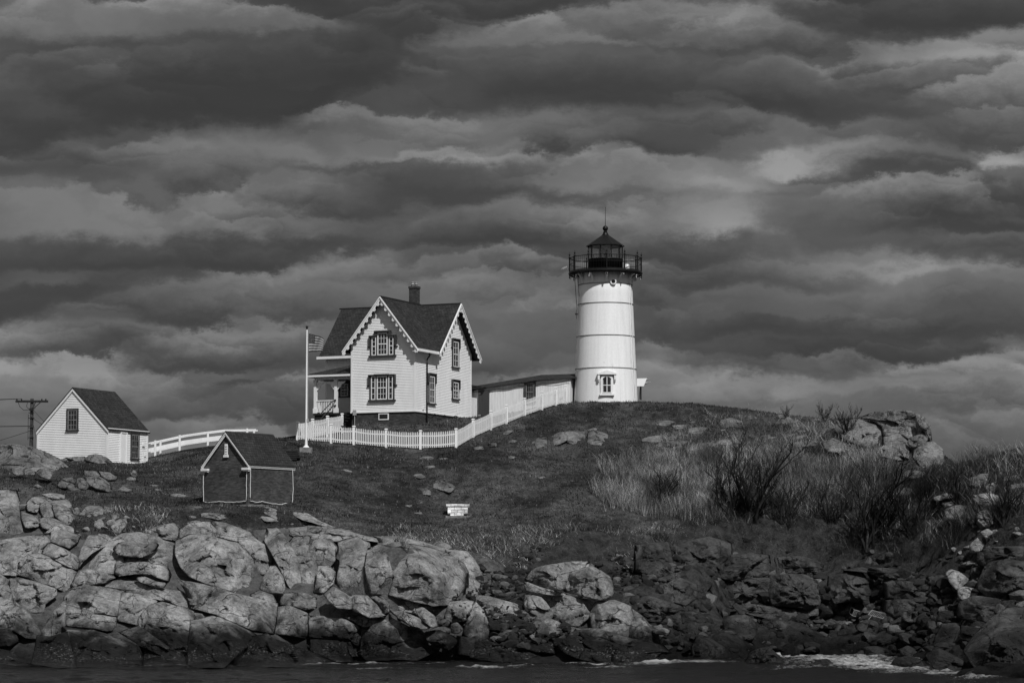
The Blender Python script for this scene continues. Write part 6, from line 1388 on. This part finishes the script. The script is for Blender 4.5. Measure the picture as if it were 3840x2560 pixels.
# lobster traps washed up under the cliff
for (px, py, rz, tl, lab) in ((3220, 2298, .3, .3, 'crushed wire lobster trap at the foot of the cliff, left one of two'), (3290, 2312, -.5, .5, 'wire lobster trap tilted on a boulder, right one of two')):
    Y = (depth(px, py) or 156) - .7; c = P(px, py, Y); t_ = empty('lobster_trap', c, rz); t_.rotation_euler = (tl, .25, rz); tag(t_, lab, 'lobster trap')
    q = MB(); l, w_, h_ = .45, .26, .18
    for s1 in (-1, 1):
        for s2 in (-1, 1):
            q.tube([(-l, s1 * w_, s2 * h_), (l, s1 * w_, s2 * h_)], .016, 4); q.tube([(s1 * l, -w_, s2 * h_), (s1 * l, w_, s2 * h_)], .016, 4); q.tube([(s1 * l, s2 * w_, -h_), (s1 * l, s2 * w_, h_)], .016, 4)
    q.build('trap_frame', M['grey'], t_); q = MB()
    for i in range(1, 9):
        x = -l + 2 * l * i / 9; q.tube([(x, -w_, -h_), (x, -w_, h_), (x, w_, h_)], .006, 3)
    for i in range(1, 4): z = -h_ + 2 * h_ * i / 4; q.tube([(-l, -w_, z), (l, -w_, z)], .006, 3)
    q.build('wire_mesh', M['grey'], t_)

# ------------------------------------------------------------------ utility pole and wires
up = P(117, 1700, 198); ut = empty('utility_pole', up); tag(ut, 'weathered wooden utility pole with one crossarm at the left edge, left of the workshop', 'utility pole')
zt = Zat(1494, 198) - up[2]
q = MB(); q.tube([(0, 0, -1), (0, 0, zt)], .15, 12, r2=.12); q.build('pole', M['wood'], ut)
za = Zat(1505, 198) - up[2]; q = MB(); q.box(-1.20, 1.22, -.2, -.08, za - .08, za + .08)
q.build('crossarm', M['darkwood'], ut)
q = MB()
for x in (-1.1, -.75, .75, 1.05): q.lathe([(.03, .08), (.05, .1), (.05, .16), (.03, .2), (0, .2)], (x, -.14, za), 8)
q.build('insulators', M['iron'], ut)
q = MB(); q.tube([(0, -.18, za - .65), (.65, -.14, za - .08)], .03, 5); q.tube([(0, -.18, za - .65), (.3, -.14, za - .08)], .025, 5)
q.tube([(-1.0, -.2, za - .05), (-.85, -.25, za - .4), (-.55, -.25, za - .66), (-.15, -.2, za - .62)], .022, 5); q.tube([(-.3, -.2, za - .05), (-.36, -.25, za - .4), (-.15, -.2, za - .6)], .02, 5)
q.tube([(.2, -.2, za - .1), (.28, -.22, za - .5), (.05, -.2, za - .75)], .02, 5); q.box(-.14, .1, -.26, -.1, za - .7, za - .5); q.build('service_wiring', M['wire'], ut)
q = MB(); q.tube([(-.24, -.1, 1.0), (-.24, -.1, 2.9)], .02, 5)
for zz in (.35, 1.15, 1.9, 2.6, 3.0): q.box(-.22, .22, -.18, -.12, zz, zz + .05)
q.build('pole_hardware', M['wire'], ut)
def wire(a, b, sag, label, r=.020):
    a, b = Vector(a), Vector(b); pts = [a.lerp(b, t / 16) - Zv * (sag * 4 * (t / 16) * (1 - t / 16)) for t in range(17)]
    q = MB(); q.tube(pts, r, 5); o = q.build('power_line', M['wire'], None, origin=a); tag(o, label, 'wire')
ub = Vector(up)
wire(ub + Vector((-1.1, -.14, za + .2)), P(-1500, 1455, 196), .5, 'upper power line leaving the crossarm to the left edge')
wire(ub + Vector((-.75, -.14, za + .2)), P(-1500, 1476, 194), .5, 'lower power line leaving the crossarm to the left edge')
wire(ub + Vector((0, -.1, Zat(1597, 198) - up[2])), P(-1500, 1592, 198), .15, 'heavy cable running level from the middle of the pole to the left', .03)
wire(ub + Vector((0, -.1, Zat(1614, 198) - up[2])), P(-1500, 2000, 185), .6, 'cable slanting down from the pole to the left edge')
wire(ub + Vector((0, -.1, Zat(1530, 198) - up[2])), P(330, 1760, 190), .0, 'guy wire from the pole passing behind the workshop roof', .014)
wire(ub + Vector((0, -.1, Zat(1565, 198) - up[2])), P(260, 1650, 190), .05, 'service drop from the pole to the back of the workshop', .018)
wire(ub + Vector((0, -.1, Zat(1560, 198) - up[2])), P(147, 1700, 196), .0, 'steep guy wire from the pole down to the rock mound', .014)

# ------------------------------------------------------------------ grass, stems and bare shrubs
rs = np.random.RandomState(11)
def surf(px, py):
    """many photo pixels -> ground points"""
    yu = (1280 - py) / F; fy = CP - yu * SP; u = (px - 1920) / F / fy; v = (SP + yu * CP) / fy
    Y = np.full(len(px), np.nan); prev = None
    for m in MY[::2]:
        d = gz(u * m, np.full(len(px), m)) - (CAMZ + v * m)
        if prev is not None:
            hit = np.isnan(Y) & (d > 0) & (prev <= 0); t = prev / (prev - d + 1e-9); Y[hit] = (m - .5 + .5 * t)[hit]
        prev = d
    ok = ~np.isnan(Y); return u[ok] * Y[ok], Y[ok], ok
def field(arr, x, y):
    i = np.clip(((x + 62) / 124 * (NX - 1)).astype(int), 0, NX - 1); j = np.clip(((y - 118) / 110 * (NY - 1)).astype(int), 0, NY - 1); return arr[j, i]
# blades: narrow triangles standing on the turf, denser and longer at the cliff lip
n = 480000
x = rs.uniform(-46, 44, n); y = rs.uniform(142, 196, n)
g_ok = (field(rockm, x, y) < .35) & (field(soilm, x, y) < .45) & (gz(x, y) > 3.2)
pat = fbm(x * .35, y * .35, x * 0, 4)
x, y, pat = x[g_ok], y[g_ok], pat[g_ok]
lipz = field(soilm, x, y)
keep = rs.rand(len(x)) < (.55 + .9 * pat + lipz); x, y, pat, lipz = x[keep], y[keep], pat[keep], lipz[keep]
m = len(x); h = (.05 + .13 * rs.rand(m) ** 2 + np.maximum(pat, 0) * .12 + .22 * np.clip(lipz * 2, 0, 1)); wd = .012 + .03 * rs.rand(m)
ta = rs.rand(m) * 6.283; lean_ = rs.rand(m) * .8 * h; z = gz(x, y) - .02
b1 = np.stack([x - wd * np.cos(ta), y - wd * np.sin(ta), z], -1); b2 = np.stack([x + wd * np.cos(ta), y + wd * np.sin(ta), z], -1)
tp_ = np.stack([x + lean_ * np.cos(ta + 1.2), y + lean_ * np.sin(ta + 1.2), z + h], -1)
Vb = np.stack([b1, b2, tp_], 1).reshape(-1, 3); grass = np_mesh('grass', Vb, np.arange(m * 3).reshape(-1, 3), M['blade'], smooth=False, k=3)
tag(grass, 'rough dark grass covering the slope and the cliff lip', 'grass', kind='stuff')

def stems(x, y, z, ln, r, lean, bend, rs, seg=3, kink=0.0):
    """thin three-sided stems; returns verts, quads"""
    m = len(x); az = rs.rand(m) * 6.283; t = np.linspace(0, 1, seg + 1)
    P_ = np.empty((m, seg + 1, 3)); px_, py_ = lean * np.cos(az) * ln, lean * np.sin(az) * ln
    for i, tt in enumerate(t):
        jx = kink * rs.randn(m) * ln * tt; jy = kink * rs.randn(m) * ln * tt
        P_[:, i, 0] = x + px_ * (tt + bend * tt * tt) + jx; P_[:, i, 1] = y + py_ * (tt + bend * tt * tt) + jy
        P_[:, i, 2] = z + ln * np.sqrt(np.maximum(1 - (lean * (.6 + bend)) ** 2, .04)) * tt * (1 - .12 * tt)
    V = np.empty((m, seg + 1, 3, 3))
    for k in range(3):
        a = 2.094 * k
        rr = (r[:, None] * (1 - .7 * t[None]))
        V[:, :, k, 0] = P_[:, :, 0] + rr * math.cos(a); V[:, :, k, 1] = P_[:, :, 1] + rr * math.sin(a); V[:, :, k, 2] = P_[:, :, 2]
    base = (np.arange(m) * (seg + 1) * 3)[:, None, None]; i = np.arange(seg)[None, :, None] * 3; k = np.arange(3)[None, None]; k2 = (k + 1) % 3
    Fq = np.stack([base + i + k, base + i + k2, base + i + 3 + k2, base + i + 3 + k], -1).reshape(-1, 4)
    return V.reshape(-1, 3), Fq, P_
def thicket(name, polys, n, l0, l1, r0, mat_, label, cat, lean=.25, kink=.05, seg=3, fork=1.2, bend=.3):
    X = []; Yy = []
    for (x0, y0, x1, y1, wgt) in polys:
        k = int(n * wgt); px = rs.uniform(x0, x1, k); py = rs.uniform(y0, y1, k)
        a, b, ok = surf(px, py); X.append(a); Yy.append(b)
    x = np.concatenate(X); y = np.concatenate(Yy)
    jit = fbm(x * .25, y * .25, x * 0 + 9, 3); x = x + jit * 4.0; y = y + fbm(x * .3, y * .3, x * 0 + 2, 3) * 3.0; z_ok = gz(x, y) > .8; x, y = x[z_ok], y[z_ok]
    cl_ = fbm(x * .5, y * .5, x * 0 + 5, 3); kp = rs.rand(len(x)) < (.75 + 1.1 * cl_); x, y, cl_ = x[kp], y[kp], cl_[kp]
    m = len(x); ln = (l0 + (l1 - l0) * rs.rand(m)) * (1 + .45 * cl_); r = r0 * (.6 + .8 * rs.rand(m))
    V, Fq, Pp = stems(x, y, gz(x, y) - .05, ln, r, lean * (.3 + 1.2 * rs.rand(m)), bend, rs, seg, kink)
    Vs = [V]; Fs = [Fq]; off = len(V); mf = int(m * fork)
    idx = rs.randint(0, m, mf); at = rs.randint(1, seg + 1, mf); q = Pp[idx, at]
    V2, F2, _ = stems(q[:, 0], q[:, 1], q[:, 2], ln[idx] * (.22 + .3 * rs.rand(mf)), r[idx] * .6, (.45 + .5 * rs.rand(mf)), .1, rs, 2, kink)
    Vs.append(V2); Fs.append(F2 + off)
    o = np_mesh(name, np.vstack(Vs), np.vstack(Fs), mat_, smooth=False); tag(o, label, cat, kind='stuff'); return o
thicket('reed_thicket', [(2250,1770,2500,1920,.28),(2400,1800,2750,1935,.34),(2330,1720,2650,1800,.2),(2650,1720,3100,1860,.35),(3050,1730,3350,1850,.22)], 19000, .5, 1.4, .0075, M['twig'], 'dense thicket of pale upright stems right of the lower lawn', 'thicket', lean=.22, kink=.035, fork=1.6)
thicket('brush', [(2620,1740,3450,1900,.28),(2550,1850,3500,2030,.5),(3400,1790,3840,1900,.22),(3600,1700,3840,1780,.12),(3450,1780,3650,1850,.06),(3500,1900,3840,2040,.12),(2650,2020,3450,2110,.25)], 16000, .45, 1.2, .008, M['darktwig'], 'tangled dark bare brush along the top of the cliff', 'brush', lean=.55, kink=.12)
thicket('dry_brush', [(3600,1690,3860,1860,.35),(3480,1790,3620,1860,.08),(2900,1600,3200,1700,.12),(2600,1880,3500,2060,.35),(3550,1880,3840,2000,.2)], 5000, .6, 1.35, .009, M['twig'], 'pale bare stems sprouting on the crest at the right edge', 'brush', lean=.4, kink=.08)
thicket('dead_branches', [(2600,1565,2950,1680,.5),(2800,1590,3120,1650,.35),(2500,1600,2700,1660,.2),(3000,1620,3250,1700,.15)], 4200, .35, 1.0, .009, M['greytwig'], 'fallen grey dead branches strewn near the crest', 'dead branches', lean=.97, kink=.16, bend=.3)
thicket('lip_grass', [(1650,1990,2500,2050,.4),(2400,1990,2700,2040,.3),(1450,1990,1700,2060,.12),(400,1900,620,2000,.15),(500,1990,900,2000,.03)], 9000, .18, .5, .012, M['twig'], 'long pale grass tussocks hanging over the cliff lip', 'grass', lean=.6, kink=.04, fork=.3)
thicket('bank_roots', [(1680,2030,2300,2130,1.0)], 900, .3, 1.0, .014, M['twig'], 'tangle of roots and runners on the eroded bank', 'roots', lean=.9, kink=.2)

def shrub_mesh(seed, h=2.6, nst=12):
    rr = random.Random(seed); mb = MB(); 
    def grow(p, d, ln, r, lvl):
        pts = [p]; q = p.copy(); dd = d.copy(); ns = 4
        for i in range(ns):
            dd = (dd + Vector((rr.uniform(-.34, .34), rr.uniform(-.34, .34), rr.uniform(-.02, .22)))).normalized(); q = q + dd * (ln / ns); pts.append(q.copy())
        mb.tube(pts, max(r, .006), 4 if lvl < 2 else 3, r2=max(r * .45, .004), cap=False, smooth=False)
        if lvl < (4 if ln > .25 else 3):
            for k in range(rr.choice((3, 4)) + (2 if lvl == 0 else 0)):
                i = rr.randint(1, ns); nd = (dd + Vector((rr.uniform(-.75, .75), rr.uniform(-.75, .75), rr.uniform(.0, .5)))).normalized()
                grow(pts[i], nd, ln * rr.uniform(.3, .55), r * .5, lvl + 1)
    for k in range(nst):
        a = rr.uniform(0, 6.283); sp = rr.uniform(.1, .6); grow(Vector((rr.uniform(-.2,.2), rr.uniform(-.2,.2), -.1)), Vector((math.cos(a) * sp, math.sin(a) * sp, 1)).normalized(), h * rr.uniform(.55, 1.0), .05, 0)
    return mb
SH = [shrub_mesh(s_) for s_ in (3, 8, 15, 21)]
shm = []
for (i, (px, py, sc, lab)) in enumerate([(2830,1965,1.75,'tall dark bare shrub with a forked trunk, right of the reed thicket'),(2745,1930,1.1,'narrow dark bare shrub just left of the tall forked one'),(2500,1905,.75,'small dark bare shrub standing within the pale stems'),
    (3260,2060,1.75,'widest dark bare shrub, leaning over the cliff on the right'),(3120,1990,1.0,'mid-sized dark bare shrub between the tall and the widest ones'),(3420,2000,1.1,'dark bare shrub beside the split rock on the right slope'),
    (2950,2000,1.0,'low dark bare shrub at the foot of the tall forked one, right side'),(3760,1980,1.0,'dark bare shrub between the piled rocks at the right edge'),(3600,1900,.8,'small dark bare shrub near the rounded boulder at the right'),
    (3095,1578,.40,'little bare bush sticking up on the skyline left of the outcrop'),(3180,1640,.6,'bare bush just left of the skyline outcrop, among dead branches'),(2945,1566,.28,'tiny bare bush on the crest right of the flat slabs'),(3490,1830,.5,'bare bush growing below the skyline outcrop')]):
    Y = depth(px, py) or 160.0; x_, y_, z_ = P(px, py, Y); z_ = gnd(x_, y_)
    if len(shm) < 4:
        o = SH[i].build('bare_shrub', M['darktwig']); shm.append(o.data)
    else: o = bpy.data.objects.new('bare_shrub', shm[i % 4]); COL.objects.link(o)
    o.location = (x_, y_, z_); o.scale = (sc * 1.15, sc * 1.15, sc); o.rotation_euler = (0, 0, i * 1.7); tag(o, lab, 'shrub', 'bare shrubs of the right slope')
